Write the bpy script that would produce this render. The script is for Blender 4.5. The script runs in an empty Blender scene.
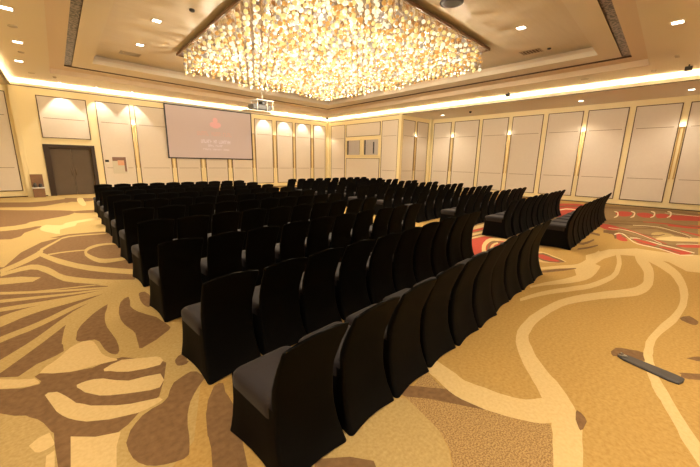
import bpy, bmesh, math, random
from mathutils import Vector, Matrix
random.seed(7)
scene = bpy.context.scene
COL = scene.collection
PI = math.pi

# ------------------------------------------------------------------ helpers
class MB:
    """collects geometry with material slots, builds ONE mesh object"""
    def __init__(self): self.v=[]; self.f=[]; self.m=[]; self.mats=[]; self.s=[]
    def mi(self, mat):
        if mat not in self.mats: self.mats.append(mat)
        return self.mats.index(mat)
    def face(self, pts, mat, smooth=False):
        i=len(self.v); self.v+= [tuple(p) for p in pts]; self.f.append(tuple(range(i,i+len(pts)))); self.m.append(self.mi(mat)); self.s.append(smooth)
    def box(self, a, b, mat):
        (x0,y0,z0),(x1,y1,z1)=a,b
        i=len(self.v)
        self.v+=[(x0,y0,z0),(x1,y0,z0),(x1,y1,z0),(x0,y1,z0),(x0,y0,z1),(x1,y0,z1),(x1,y1,z1),(x0,y1,z1)]
        k=self.mi(mat)
        for q in ((0,3,2,1),(4,5,6,7),(0,1,5,4),(1,2,6,5),(2,3,7,6),(3,0,4,7)):
            self.f.append(tuple(i+j for j in q)); self.m.append(k); self.s.append(False)
    def grid(self, rows, mat, closed=True, smooth=True, cap0=False, cap1=False):
        """rows: list of rings of points, joined by quads"""
        i=len(self.v); n=len(rows[0]); k=self.mi(mat)
        for r in rows: self.v+=[tuple(p) for p in r]
        for a in range(len(rows)-1):
            for b in range(n if closed else n-1):
                c=(b+1)%n
                self.f.append((i+a*n+b,i+a*n+c,i+(a+1)*n+c,i+(a+1)*n+b)); self.m.append(k); self.s.append(smooth)
        if cap0: self.f.append(tuple(i+b for b in range(n))[::-1]); self.m.append(k); self.s.append(False)
        if cap1: self.f.append(tuple(i+(len(rows)-1)*n+b for b in range(n))); self.m.append(k); self.s.append(False)
    def tube(self, p, q, r, mat, n=10, r2=None):
        p,q=Vector(p),Vector(q); d=(q-p).normalized()
        u=d.orthogonal().normalized(); w=d.cross(u); r2=r if r2 is None else r2
        ring=lambda c,rr:[c+u*math.cos(2*PI*k/n)*rr+w*math.sin(2*PI*k/n)*rr for k in range(n)]
        self.grid([ring(p,r),ring(q,r2)],mat,cap0=True,cap1=True)
    def lathe(self, c, prof, mat, n=20):
        c=Vector(c)
        rows=[[c+Vector((r*math.cos(2*PI*k/n),r*math.sin(2*PI*k/n),z)) for k in range(n)] for r,z in prof]
        self.grid(rows,mat,cap0=True,cap1=True)
    def build(self, name, parent=None, bevel=0):
        me=bpy.data.meshes.new(name); me.from_pydata(self.v,[],self.f)
        for m in self.mats: me.materials.append(m)
        me.polygons.foreach_set('material_index',self.m); me.polygons.foreach_set('use_smooth',self.s)
        bm=bmesh.new(); bm.from_mesh(me); bmesh.ops.recalc_face_normals(bm,faces=bm.faces) if len(bm.faces)<60000 else None
        bm.to_mesh(me); bm.free(); me.update()
        o=bpy.data.objects.new(name,me); COL.objects.link(o)
        if parent: o.parent=parent
        if bevel:
            b=o.modifiers.new('bevel','BEVEL'); b.width=bevel; b.segments=2; b.limit_method='ANGLE'
        return o
def tag(o,label=None,cat=None,group=None,kind=None):
    if label: o['label']=label
    if cat: o['category']=cat
    if group: o['group']=group
    if kind: o['kind']=kind
    return o
def empty(name,loc,rz=0):
    o=bpy.data.objects.new(name,None); o.location=loc; o.rotation_euler=(0,0,rz); o.empty_display_size=.1; COL.objects.link(o); return o
def copy_tree(o,parent=None):
    c=o.copy(); COL.objects.link(c)
    if parent: c.parent=parent
    for ch in list(o.children): copy_tree(ch,c)
    return c
ORD=['first','second','third','fourth','fifth','sixth','seventh','eighth','ninth','tenth']

# ------------------------------------------------------------------ materials
def mat(name,color,rough=.6,metal=0,noise=None,spec=.5,emit=None,estr=0,bump=None,sheen=0):
    """noise=(scale, second colour, contrast) mottles the colour with object-space noise"""
    m=bpy.data.materials.new(name); m.use_nodes=True; nt=m.node_tree; b=nt.nodes['Principled BSDF']
    b.inputs['Base Color'].default_value=(*color,1); b.inputs['Roughness'].default_value=rough; b.inputs['Metallic'].default_value=metal
    b.inputs['Specular IOR Level'].default_value=spec
    if sheen: b.inputs['Sheen Weight'].default_value=sheen; b.inputs['Sheen Roughness'].default_value=.4
    tc=nt.nodes.new('ShaderNodeTexCoord')
    if noise:
        n=nt.nodes.new('ShaderNodeTexNoise'); n.inputs['Scale'].default_value=noise[0]; n.inputs['Detail'].default_value=3
        r=nt.nodes.new('ShaderNodeValToRGB'); w=noise[2]
        r.color_ramp.elements[0].position=.5-w; r.color_ramp.elements[1].position=.5+w
        r.color_ramp.elements[0].color=(*color,1); r.color_ramp.elements[1].color=(*noise[1],1)
        nt.links.new(tc.outputs['Object'],n.inputs['Vector']); nt.links.new(n.outputs['Fac'],r.inputs['Fac']); nt.links.new(r.outputs['Color'],b.inputs['Base Color'])
    if bump:
        n2=nt.nodes.new('ShaderNodeTexNoise'); n2.inputs['Scale'].default_value=bump[0]; bp=nt.nodes.new('ShaderNodeBump'); bp.inputs['Strength'].default_value=bump[1]; bp.inputs['Distance'].default_value=.01
        nt.links.new(tc.outputs['Object'],n2.inputs['Vector']); nt.links.new(n2.outputs['Fac'],bp.inputs['Height']); nt.links.new(bp.outputs['Normal'],b.inputs['Normal'])
    if emit:
        b.inputs['Emission Color'].default_value=(*emit,1); b.inputs['Emission Strength'].default_value=estr
    return m
WARM=(1,.84,.62)
M={}
M['frame']=mat('cream_yellow_paint',(.88,.76,.46),.5)
M['panel']=mat('beige_wall_fabric',(.72,.65,.57),.8,noise=(9,(.75,.68,.60),.3),spec=.2)
M['trim']=mat('dark_bronze_trim',(.10,.055,.025),.45)
M['seam']=mat('fabric_seam',(.28,.20,.12),.8)
M['gold']=mat('brushed_gold_bar',(.60,.42,.18),.3,metal=.85)
M['ceil']=mat('ceiling_paint',(.74,.66,.54),.7)
M['ring']=mat('tan_recess_shade',(.70,.57,.42),.6)  # tanner than the ceiling: the shade of the recess put into the colour
M['lip']=mat('cove_lip_paint',(.78,.70,.55),.6)
M['tray']=mat('tray_silk_paper',(.66,.56,.42),.42,noise=(2.2,(.72,.62,.47),.3))
# silk streaks on the tray ceiling
nt=M['tray'].node_tree
mp=nt.nodes.new('ShaderNodeMapping'); mp.inputs['Scale'].default_value=(.35,6,1)
nz=[n for n in nt.nodes if n.type=='TEX_NOISE'][0]; tcn=[n for n in nt.nodes if n.type=='TEX_COORD'][0]
nt.links.new(tcn.outputs['Object'],mp.inputs['Vector']); nt.links.new(mp.outputs['Vector'],nz.inputs['Vector'])
M['mosaic']=mat('pierced_mosaic_strip',(.016,.008,.005),.35,noise=(15,(.27,.21,.18),.06))
M['door_frame']=mat('dark_stained_wood',(.035,.018,.010),.5)
M['door']=mat('brown_door_veneer',(.105,.075,.05),.55,noise=(3,(.12,.085,.058),.3))
M['gold_c']=mat('carpet_gold',(.48,.315,.105),.95,noise=(38,(.40,.245,.075),.16),spec=.1,bump=(250,.5))
M['brown']=mat('carpet_brown',(.17,.098,.045),.95,noise=(22,(.23,.135,.065),.2),spec=.1,bump=(250,.5))
M['cream']=mat('carpet_cream',(.66,.50,.25),.95,noise=(40,(.58,.42,.19),.25),spec=.1,bump=(250,.5))
M['sand']=mat('carpet_sand',(.49,.36,.155),.95,noise=(40,(.41,.285,.105),.2),spec=.1,bump=(250,.5))
M['mottle']=mat('carpet_mottled',(.47,.31,.13),.95,noise=(95,(.25,.15,.06),.12),spec=.1,bump=(250,.5))
M['tan']=mat('carpet_tan',(.50,.37,.16),.95,noise=(45,(.38,.26,.10),.25),spec=.1,bump=(250,.5))
M['red']=mat('carpet_red',(.48,.085,.055),.95,noise=(20,(.42,.065,.042),.25),spec=.1)
M['taupe']=mat('carpet_taupe',(.30,.20,.095),.95,noise=(6,(.22,.14,.06),.3),spec=.1)
M['white']=mat('carpet_ivory',(.72,.60,.40),.95,spec=.1)
M['cloth']=mat('black_stretch_cloth_shaded',(.0021,.0020,.0022),.7,spec=.08,noise=(7,(.0027,.0025,.0028),.3))  # cover colour darkened for the shade on backs and skirts
M['litcloth']=mat('black_seat_cloth_lit',(.022,.018,.020),.75,spec=.15,sheen=.08)  # same cover, lightened for the light falling on the seats from above
M['black']=mat('black_plastic',(.012,.012,.012),.45)
M['grey']=mat('grey_plastic',(.05,.047,.045),.45)
M['lgrey']=mat('pale_grey_metal',(.55,.52,.46),.4)
M['whitep']=mat('white_plastic',(.75,.72,.66),.5)
M['steel']=mat('steel',(.5,.48,.45),.3,metal=.9)
M['rubber']=mat('dark_rubber',(.05,.045,.045),.55)
M['lampon']=mat('lit_lamp_diffuser',(.9,.85,.75),.5,emit=(1,.92,.8),estr=5)
M['lampsmall']=mat('lit_small_lamp',(.9,.8,.6),.5,emit=(1,.85,.6),estr=1.6)
M['blind']=mat('pale_window_blind',(.60,.55,.53),.8)
M['stain']=mat('brown_veneer',(.20,.105,.055),.5,noise=(8,(.26,.14,.08),.3))
M['vent']=mat('vent_paint',(.50,.42,.32),.6)
M['ventdark']=mat('vent_slot',(.16,.11,.07),.7)
def glassmat():
    m=bpy.data.materials.new('window_glass'); m.use_nodes=True; nt=m.node_tree; nt.nodes.remove(nt.nodes['Principled BSDF'])
    out=nt.nodes['Material Output']; t=nt.nodes.new('ShaderNodeBsdfTransparent'); g=nt.nodes.new('ShaderNodeBsdfGlossy'); g.inputs['Roughness'].default_value=.03
    f=nt.nodes.new('ShaderNodeValue'); f.outputs[0].default_value=.07; x=nt.nodes.new('ShaderNodeMixShader')
    t.inputs['Color'].default_value=(.92,.93,.95,1)
    nt.links.new(f.outputs[0],x.inputs[0]); nt.links.new(t.outputs[0],x.inputs[1]); nt.links.new(g.outputs[0],x.inputs[2]); nt.links.new(x.outputs[0],out.inputs[0]); return m
M['glass']=glassmat()
def globe(name,base,em,st):
    m=mat(name,base,.15,emit=em,estr=st,spec=.6); return m
M['g_white']=globe('lit_globe_warm_white',(.16,.14,.11),(1,.86,.54),.52)
M['g_yellow']=globe('lit_globe_yellow',(.16,.12,.06),(1,.70,.24),.42)
M['g_amber']=globe('lit_globe_amber',(.16,.08,.03),(1,.46,.10),.27)
M['g_clear']=globe('clear_crystal',(.20,.17,.15),(1,.8,.6),.12)
M['mirror']=mat('bronze_mirror_plate',(.42,.33,.27),.12,metal=.9)
M['plate_edge']=mat('bronze_plate_edge',(.20,.12,.07),.4)
M['screen']=mat('projected_screen',(.53,.455,.455),.8,emit=(.62,.45,.43),estr=.06)
M['s_pink']=mat('projected_pink',(.66,.43,.45),.8,emit=(1,.30,.36),estr=.09)
M['s_red']=mat('projected_salmon',(.58,.42,.40),.8,emit=(1,.42,.32),estr=.07)
M['s_white']=mat('projected_white',(.62,.56,.60),.8,emit=(.8,.78,.95),estr=.13)
M['picture']=mat('poster_print',(.75,.70,.62),.5)
M['p_brown']=mat('poster_brown',(.22,.12,.09),.5); M['p_red']=mat('poster_rust',(.70,.30,.16),.5,noise=(9,(.72,.45,.30),.3)); M['p_grey']=mat('poster_pale',(.62,.58,.48),.5)

# ------------------------------------------------------------------ the room (metres; camera stands at x=0, y=0)
XL,XR,YN,YF=-.5,17.0,-.35,21.0        # main rectangle bounded by the light cove
OL,OR,ON=-3.8,20.3,-3.2               # outer walls of the pockets beyond it
ZS,ZC,ZB,ZT=4.78,5.10,5.30,5.66       # pocket soffit, outer ceiling, beam, tray

# carpet pattern: (colour, layer, outline in metres on the floor)
CARPET=[
('sand',0.5,[(-3.7,1.55),(-0.5,1.45),(0.15,1.75),(0.5,2),(0.75,2.6),(1.6,4.5),(1.8,8),(2.2,13),(3.4,16),(4.5,20.9),(-3.7,20.9)]),
('brown',1,[(-0.81,3.78),(-0.34,3.42),(-0.24,3.4),(-0.23,3.44),(-0.27,3.55),(-0.24,3.58),(-0.05,3.44),(0.1,3.39),(0.23,3.42),(0.32,3.41),(0.57,3.13),(0.6,3.05),(0.52,2.8),(0.44,2.61),(0.29,2.52),(0.21,2.44),(0.15,2.41),(0.12,2.29),(0.03,1.64),(-0.59,2.21)]),
('tan',2,[(-0.75,3.37),(-0.58,3.33),(-0.37,3.06),(-0.31,3.01),(-0.29,2.97),(-0.25,2.91),(-0.22,2.84),(-0.2,2.77),(-0.18,2.7),(-0.17,2.68),(-0.17,2.56),(-0.15,2.12),(-0.19,1.84),(-0.38,1.95),(-0.59,2.21),(-0.7,2.72)]),
('cream',3,[(-0.29,2.65),(-0.27,2.67),(-0.25,2.69),(-0.22,2.7),(-0.19,2.7),(-0.18,2.64),(-0.17,2.58),(-0.17,2.56),(-0.18,2.55),(-0.21,2.54),(-0.24,2.54),(-0.26,2.56),(-0.27,2.59),(-0.28,2.62)]),
('cream',3,[(-0.24,1.89),(-0.21,2.48),(-0.17,2.5),(-0.19,1.84)]),
('cream',2,[(0.17,3.3),(0.23,3.34),(0.31,3.36),(0.4,3.31),(0.49,3.25),(0.55,3.22),(0.58,3.18),(0.59,3.11),(0.55,3.05),(0.44,3.07),(0.32,3.12),(0.25,3.18),(0.21,3.23),(0.17,3.26)]),
('cream',2,[(-0.02,3.19),(0.01,3.2),(0.05,3.2),(0.09,3.19),(0.15,3.15),(0.22,3.06),(0.3,2.98),(0.42,2.95),(0.52,2.91),(0.52,2.8),(0.47,2.72),(0.41,2.73),(0.33,2.77),(0.24,2.82),(0.16,2.87),(0.1,2.92),(0.06,2.98),(0.02,3.04),(-0,3.1),(-0.02,3.15)]),
('cream',2,[(-0.21,3.2),(-0.19,3.22),(-0.16,3.2),(-0.14,3.19),(-0.12,3.15),(-0.09,3.08),(-0.06,3),(-0.04,2.94),(-0,2.89),(0.04,2.83),(0.11,2.77),(0.18,2.71),(0.26,2.66),(0.36,2.62),(0.44,2.59),(0.45,2.55),(0.41,2.53),(0.35,2.52),(0.28,2.52),(0.2,2.55),(0.12,2.58),(0.06,2.62),(0,2.66),(-0.05,2.72),(-0.09,2.78),(-0.12,2.84),(-0.15,2.92),(-0.18,3.06)]),
('cream',2,[(-0.09,2.57),(0.03,2.46),(0.16,2.4),(0.12,2.28),(0.03,1.64),(-0.13,1.79)]),
('cream',2,[(-0.84,4),(-0.61,3.81),(-0.37,3.59),(-0.29,3.53),(-0.27,3.52),(-0.25,3.47),(-0.24,3.43),(-0.25,3.41),(-0.27,3.42),(-0.29,3.41),(-0.36,3.45),(-0.59,3.6),(-0.81,3.77),(-0.88,3.93)]),
('brown',1,[(0.03,4.07),(0.04,4.15),(0.05,4.25),(0.07,4.33),(0.1,4.42),(0.16,4.54),(0.23,4.67),(0.32,4.8),(0.39,4.87),(0.37,4.75),(0.33,4.58),(0.31,4.44),(0.3,4.3),(0.3,4.17),(0.31,4.05),(0.32,3.93),(0.33,3.81),(0.33,3.67),(0.32,3.55),(0.3,3.5),(0.28,3.5),(0.26,3.53),(0.24,3.58),(0.22,3.67),(0.21,3.77),(0.2,3.87),(0.17,3.95),(0.11,3.97),(0.06,3.99),(0.04,4.02)]),
('brown',1,[(0.63,4.98),(0.58,4.95),(0.52,4.84),(0.48,4.67),(0.45,4.48),(0.44,4.29),(0.45,4.12),(0.47,4.01),(0.49,3.92),(0.5,3.82),(0.49,3.71),(0.48,3.58),(0.47,3.48),(0.49,3.46),(0.54,3.49),(0.63,3.54),(0.72,3.62),(0.78,3.67),(0.81,3.72),(0.81,3.78),(0.8,3.85),(0.78,3.95),(0.76,4.09),(0.69,4.24),(0.63,4.39),(0.6,4.51),(0.59,4.63),(0.62,4.82)]),
('brown',1,[(0.75,4.95),(0.78,5.02),(0.81,5.03),(0.84,4.96),(0.85,4.83),(0.82,4.63),(0.78,4.46),(0.75,4.45),(0.73,4.51),(0.72,4.61),(0.72,4.74),(0.73,4.85)]),
('brown',1,[(0.67,3.04),(0.71,3.09),(0.75,3.11),(0.76,3.06),(0.76,3),(0.74,2.95),(0.72,2.92),(0.68,2.92),(0.66,2.94),(0.66,2.99)]),
('cream',2,[(0.03,3.96),(0.08,3.98),(0.13,3.96),(0.16,3.9),(0.17,3.81),(0.18,3.7),(0.19,3.6),(0.21,3.53),(0.24,3.47),(0.28,3.41),(0.28,3.38),(0.19,3.4),(0.08,3.42),(0.02,3.42),(-0.05,3.44),(-0.16,3.51),(-0.24,3.59),(-0.2,3.67),(-0.13,3.74),(-0.09,3.8),(-0.06,3.86),(-0.02,3.92)]),
('brown',2,[(0.72,2.77),(0.76,2.74),(0.77,2.69),(0.78,2.64),(0.78,2.6),(0.74,2.56),(0.7,2.52),(0.65,2.46),(0.6,2.39),(0.57,2.33),(0.54,2.26),(0.51,2.16),(0.49,2.06),(0.47,1.99),(0.45,1.93),(0.44,1.91),(0.41,1.9),(0.37,1.91),(0.32,1.93),(0.27,1.96),(0.23,2),(0.2,2.05),(0.18,2.11),(0.17,2.19),(0.17,2.27),(0.19,2.32),(0.21,2.37),(0.25,2.42),(0.3,2.47),(0.37,2.5),(0.43,2.51),(0.46,2.53),(0.49,2.56),(0.52,2.63),(0.57,2.71),(0.65,2.75)]),
('brown',2,[(0.8,2.45),(0.84,2.46),(0.87,2.44),(0.86,2.39),(0.84,2.32),(0.84,2.26),(0.83,2.16),(0.79,1.97),(0.72,1.74),(0.62,1.4),(0.53,1.19),(0.45,1.2),(0.4,1.31),(0.46,1.55),(0.56,1.86),(0.58,1.96),(0.58,1.98),(0.61,2.08),(0.64,2.18),(0.67,2.24),(0.7,2.31),(0.75,2.38)]),
('brown',2,[(0.66,3),(0.67,2.95),(0.69,2.91),(0.73,2.91),(0.76,2.94),(0.73,2.99),(0.69,3.03),(0.67,3.03)]),
('brown',1,[(0.76,5.03),(0.79,5.05),(0.83,5.04),(0.84,4.97),(0.85,4.89),(0.84,4.83),(0.83,4.8),(0.78,4.82),(0.74,4.87),(0.74,4.95)]),
('brown',1,[(-2.61,16.85),(-1.76,16.72),(-0.68,15.76),(-0.1,15.37),(0.29,15.06),(0.55,14.78),(0.66,14.48),(0.6,14.04),(0.45,13.63),(0.21,13.35),(-0.04,13.12),(-0.25,12.93),(-0.43,12.74),(-0.51,12.46),(-0.73,12.27),(-1.39,12.2),(-2.02,12.57),(-2.45,14.48)]),
('brown',1,[(-3.03,19.93),(-0.51,18.4),(-0.06,18.54),(0.72,19.24),(0.65,17.83),(-0.08,16.7),(-0.43,16.58),(-2.74,17.82)]),
('brown',1,[(-0.7,10.28),(-0.55,10.53),(-0.5,10.98),(-0.33,11.35),(-0.19,11.67),(-0.21,11.83),(-0.31,11.86),(-0.41,11.73),(-0.66,11.57),(-1.32,11.53),(-1.87,11.48),(-1.97,11.32),(-1.81,11.08),(-1.27,10.62)]),
('brown',1,[(0.62,19.6),(0.75,19.51),(0.98,19.36),(1.34,19.12),(1.67,18.9),(1.75,18.85),(1.61,18.13),(1.37,17.69),(1.1,17.52),(0.91,17.63),(0.74,17.77),(0.6,17.48),(0.52,17.48),(0.55,18.82)]),
('brown',1,[(0.57,14.55),(0.71,14.61),(0.91,14.61),(1.1,14.61),(1.24,14.53),(1.26,14.23),(1.2,13.93),(1.07,13.84),(0.91,13.85),(0.77,13.91),(0.65,14.04),(0.57,14.3)]),
('cream',2,[(-0.21,11.6),(-0.17,11.84),(-0.1,11.99),(0.02,11.83),(0.17,11.68),(0.35,11.87),(0.51,12.03),(0.53,11.73),(0.47,11.35),(0.3,11.16),(0.15,10.97),(0.13,10.61),(0.13,10.34),(0.06,10.4),(-0.02,10.61),(-0.13,10.87),(-0.21,11.16),(-0.23,11.39)]),
('cream',2,[(0.29,11.99),(0.41,12.15),(0.59,12.3),(0.86,12.5),(1.1,12.63),(1.16,12.49),(1.09,12.27),(0.88,12.1),(0.63,11.93),(0.42,11.72),(0.27,11.6),(0.24,11.75)]),
('cream',2,[(1,19.06),(1.07,19.3),(1.16,19.24),(1.21,19.1),(1.17,17.94),(1.15,17.08),(1.12,16.44),(1.05,16.04),(0.99,15.95),(0.95,16.31),(0.93,16.98),(0.94,17.99)]),
('brown',1,[(-1.28,7.2),(-0.02,6.19),(0.48,5.61),(0.51,5.34),(0.2,4.74),(0.03,4.53),(-0.04,4.36),(-0.07,4.14),(-0.07,3.88),(-0.13,3.83),(-0.26,3.77),(-0.32,3.7),(-0.37,3.64),(-0.84,3.99)]),
('sand',2,[(0.55,5.54),(0.39,5.62),(0.18,5.73),(-0.03,5.84),(-0.23,5.97),(-0.43,6.11),(-0.63,6.25),(-0.84,6.39),(-1.05,6.53),(-1.2,6.63),(-1.18,6.49),(-1.04,6.39),(-0.83,6.26),(-0.62,6.13),(-0.43,6),(-0.23,5.87),(-0.03,5.75),(0.18,5.64),(0.39,5.54),(0.54,5.47)]),
('sand',2,[(0.54,5.5),(0.42,5.52),(0.25,5.57),(0.06,5.62),(-0.15,5.71),(-0.39,5.81),(-0.61,5.9),(-0.81,5.97),(-1,6.02),(-1.12,6.06),(-1.1,5.9),(-0.98,5.87),(-0.8,5.82),(-0.6,5.77),(-0.39,5.69),(-0.15,5.61),(0.06,5.54),(0.25,5.49),(0.42,5.45),(0.53,5.43)]),
('sand',2,[(0.53,5.45),(0.38,5.46),(0.16,5.46),(-0.05,5.48),(-0.23,5.5),(-0.42,5.54),(-0.59,5.57),(-0.78,5.6),(-0.95,5.63),(-1.07,5.65),(-1.04,5.47),(-0.92,5.46),(-0.76,5.44),(-0.58,5.42),(-0.41,5.39),(-0.23,5.37),(-0.04,5.35),(0.16,5.36),(0.37,5.37),(0.53,5.39)]),
('sand',2,[(0.53,5.42),(0.39,5.41),(0.21,5.39),(0.05,5.37),(-0.09,5.37),(-0.22,5.37),(-0.33,5.36),(-0.42,5.33),(-0.49,5.3),(-0.58,5.24),(-0.73,5.15),(-0.89,5.05),(-0.99,4.98),(-0.9,4.6),(-0.81,4.68),(-0.67,4.8),(-0.54,4.91),(-0.45,4.99),(-0.39,5.05),(-0.31,5.1),(-0.21,5.15),(-0.08,5.18),(0.05,5.21),(0.21,5.26),(0.39,5.3),(0.52,5.33)]),
('sand',2,[(0.52,5.38),(0.39,5.3),(0.23,5.2),(0.08,5.1),(-0.04,5),(-0.14,4.9),(-0.24,4.81),(-0.34,4.74),(-0.43,4.69),(-0.54,4.62),(-0.67,4.53),(-0.81,4.43),(-0.89,4.37),(-0.86,4.24),(-0.78,4.29),(-0.65,4.38),(-0.52,4.47),(-0.42,4.54),(-0.32,4.59),(-0.23,4.66),(-0.13,4.75),(-0.03,4.85),(0.08,4.96),(0.23,5.08),(0.39,5.2),(0.52,5.29)]),
('sand',2,[(0.51,5.35),(0.38,5.23),(0.21,5.06),(0.06,4.89),(-0.06,4.71),(-0.16,4.54),(-0.25,4.39),(-0.34,4.26),(-0.43,4.15),(-0.52,4.04),(-0.61,3.91),(-0.71,3.79),(-0.77,3.71),(-0.7,3.49),(-0.65,3.56),(-0.56,3.69),(-0.47,3.82),(-0.39,3.94),(-0.31,4.06),(-0.22,4.2),(-0.13,4.35),(-0.03,4.52),(0.08,4.7),(0.22,4.89),(0.38,5.08),(0.51,5.23)]),
('sand',2,[(0.5,5.35),(0.41,5.24),(0.28,5.09),(0.17,4.95),(0.1,4.84),(0.04,4.72),(-0.02,4.57),(-0.05,4.37),(-0.07,4.17),(-0.08,4.05),(-0,3.94),(0.01,4.05),(0.03,4.2),(0.06,4.33),(0.09,4.42),(0.14,4.52),(0.2,4.64),(0.3,4.81),(0.42,5),(0.51,5.15)]),
('brown',0.8,[(-1.64,9.85),(-0.52,9.47),(-0.15,9.89),(0.28,10.19),(0.93,10.08),(1.09,9.7),(0.99,8.25),(1.03,7.06),(0.83,5.67),(0.61,5.66),(0.36,5.78),(0.06,5.78),(-0.29,6),(-1.21,6.7)]),
('tan',1,[(-1.43,8.3),(-0.67,7.68),(-0.5,8.7),(-0.21,9.52),(0.11,9.85),(-0.21,10.02),(-1.67,10.04)]),
('sand',2,[(-0.68,7.27),(-0.63,7.36),(-0.54,7.5),(-0.46,7.64),(-0.38,7.79),(-0.31,7.95),(-0.24,8.12),(-0.2,8.3),(-0.19,8.47),(-0.18,8.58),(-0.22,8.78),(-0.23,8.72),(-0.25,8.64),(-0.28,8.53),(-0.34,8.36),(-0.42,8.16),(-0.49,7.97),(-0.57,7.8),(-0.66,7.64),(-0.71,7.54)]),
('sand',2,[(-0.28,8.35),(-0.21,8.09),(-0.11,7.74),(-0.01,7.41),(0.1,7.13),(0.22,6.86),(0.35,6.61),(0.52,6.36),(0.7,6.13),(0.84,5.96),(0.91,5.87),(0.95,5.83),(0.97,5.81),(1.03,6.07),(1,6.1),(0.97,6.15),(0.89,6.25),(0.74,6.43),(0.56,6.67),(0.39,6.93),(0.25,7.19),(0.13,7.48),(0.02,7.77),(-0.09,8.09),(-0.19,8.43),(-0.26,8.68)]),
('sand',2,[(-0.67,7.09),(-0.59,7.16),(-0.45,7.24),(-0.34,7.26),(-0.26,7.17),(-0.21,7.02),(-0.15,6.85),(-0.1,6.67),(-0.04,6.45),(0.03,6.24),(0.14,6.07),(0.27,5.91),(0.4,5.77),(0.55,5.63),(0.7,5.5),(0.81,5.41),(0.85,5.63),(0.74,5.73),(0.58,5.86),(0.43,6.01),(0.3,6.17),(0.17,6.35),(0.06,6.54),(-0.01,6.74),(-0.06,6.97),(-0.12,7.2),(-0.19,7.38),(-0.26,7.53),(-0.35,7.6),(-0.47,7.52),(-0.61,7.37),(-0.69,7.27)]),
('sand',2,[(-0.21,8.58),(-0.16,8.75),(-0.08,9.01),(0.01,9.26),(0.08,9.47),(0.14,9.66),(0.26,9.78),(0.48,9.8),(0.75,9.73),(0.95,9.68),(0.97,9.82),(0.76,9.88),(0.49,9.96),(0.26,9.96),(0.14,9.83),(0.07,9.64),(0,9.44),(-0.09,9.21),(-0.17,8.98),(-0.23,8.82)]),
('sand',2,[(1.13,7.17),(1.04,7.16),(0.91,7.15),(0.8,7.16),(0.71,7.19),(0.63,7.24),(0.57,7.33),(0.52,7.49),(0.47,7.7),(0.44,7.88),(0.44,7.97),(0.45,8.05),(0.49,8.17),(0.56,8.28),(0.64,8.37),(0.74,8.41),(0.86,8.39),(0.99,8.31),(1.08,8.25),(1.1,8.39),(1.01,8.47),(0.88,8.57),(0.76,8.62),(0.66,8.6),(0.56,8.52),(0.49,8.41),(0.43,8.25),(0.4,8),(0.39,7.71),(0.42,7.46),(0.47,7.2),(0.53,7.02),(0.6,6.93),(0.68,6.91),(0.77,6.91),(0.88,6.92),(1.01,6.96),(1.1,6.99)]),
('sand',2,[(-0.12,8.14),(-0.06,8.16),(0.03,8.19),(0.13,8.2),(0.24,8.19),(0.37,8.15),(0.46,8.13),(0.47,8.22),(0.38,8.25),(0.25,8.28),(0.13,8.3),(0.03,8.29),(-0.06,8.28),(-0.12,8.26)]),
('sand',2,[(-0.62,6.16),(-0.55,6.1),(-0.43,6.03),(-0.29,5.95),(-0.08,5.88),(0.17,5.8),(0.36,5.74),(0.36,5.79),(0.17,5.85),(-0.08,5.93),(-0.29,6.01),(-0.44,6.1),(-0.55,6.19),(-0.63,6.26)]),
('sand',2,[(-0.77,8.74),(-0.71,8.85),(-0.62,9.01),(-0.51,9.17),(-0.39,9.35),(-0.25,9.52),(-0.15,9.66),(-0.15,9.78),(-0.26,9.66),(-0.4,9.48),(-0.52,9.32),(-0.63,9.15),(-0.72,8.98),(-0.79,8.87)]),
('sand',2,[(-1.29,7.26),(-0.45,6.9),(-0.22,6.67),(-0.31,6.5),(-1.23,6.84)]),
('tan',1,[(1.86,1.33),(1.84,1.16),(1.78,0.97),(1.69,0.84),(1.28,0.51),(1.06,0.72),(0.91,1.48),(1.15,1.69),(1.68,1.5)]),
('mottle',1,[(1.87,1.33),(1.83,1.16),(1.78,0.97),(1.7,0.84),(1.29,0.51),(1.62,0.21),(2.29,0.41),(2.42,0.47),(2.44,0.51),(2.36,0.65),(2.3,0.78),(2.22,0.97),(2.2,1.23),(2.28,1.43)]),
('brown',2,[(1.87,1.45),(1.87,1.34),(1.99,1.2),(2.07,1.07),(2.18,0.89),(2.31,0.7),(2.25,0.92),(2.23,1.12),(2.15,1.22),(2.04,1.35),(1.97,1.43)]),
('brown',2,[(1.18,1.23),(1.27,1.11),(1.06,0.72),(0.95,0.82),(0.7,1.04),(1.01,1.36)]),
('brown',3,[(2.7,0.38),(2.73,0.38),(2.72,0.35),(2.69,0.32),(2.65,0.3),(2.59,0.3),(2.55,0.3),(2.52,0.31),(2.53,0.32),(2.61,0.36)]),
('brown',1,[(5.52,-0.05),(5.62,-0.08),(5.7,-0.13),(5.65,-0.17),(5.56,-0.21),(5.48,-0.21),(5.41,-0.19),(5.39,-0.16),(5.41,-0.12),(5.45,-0.07)]),
('brown',1,[(3.94,0.37),(4,0.36),(4.06,0.35),(4.1,0.31),(4.12,0.26),(4.16,0.19),(4.16,0.14),(4.07,0.12),(3.98,0.12),(3.95,0.14),(3.93,0.18),(3.91,0.23),(3.89,0.29),(3.87,0.32),(3.85,0.34),(3.89,0.36)]),
('brown',1,[(3.96,-0.13),(3.97,-0.11),(4.02,-0.16),(4.22,-0.39),(4.4,-0.61),(4.38,-0.63),(4.31,-0.6),(4.32,-0.63),(4.3,-0.6),(4.1,-0.39),(3.91,-0.18),(3.9,-0.13)]),
('brown',1,[(4.61,-0.2),(4.85,-0.4),(5.14,-0.65),(5.15,-0.71),(5.04,-0.65),(4.78,-0.4)]),
('brown',1,[(4.45,-0.2),(4.71,-0.42),(4.94,-0.64),(4.91,-0.69),(4.77,-0.63),(4.55,-0.42),(4.36,-0.22),(4.35,-0.15)]),
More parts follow.
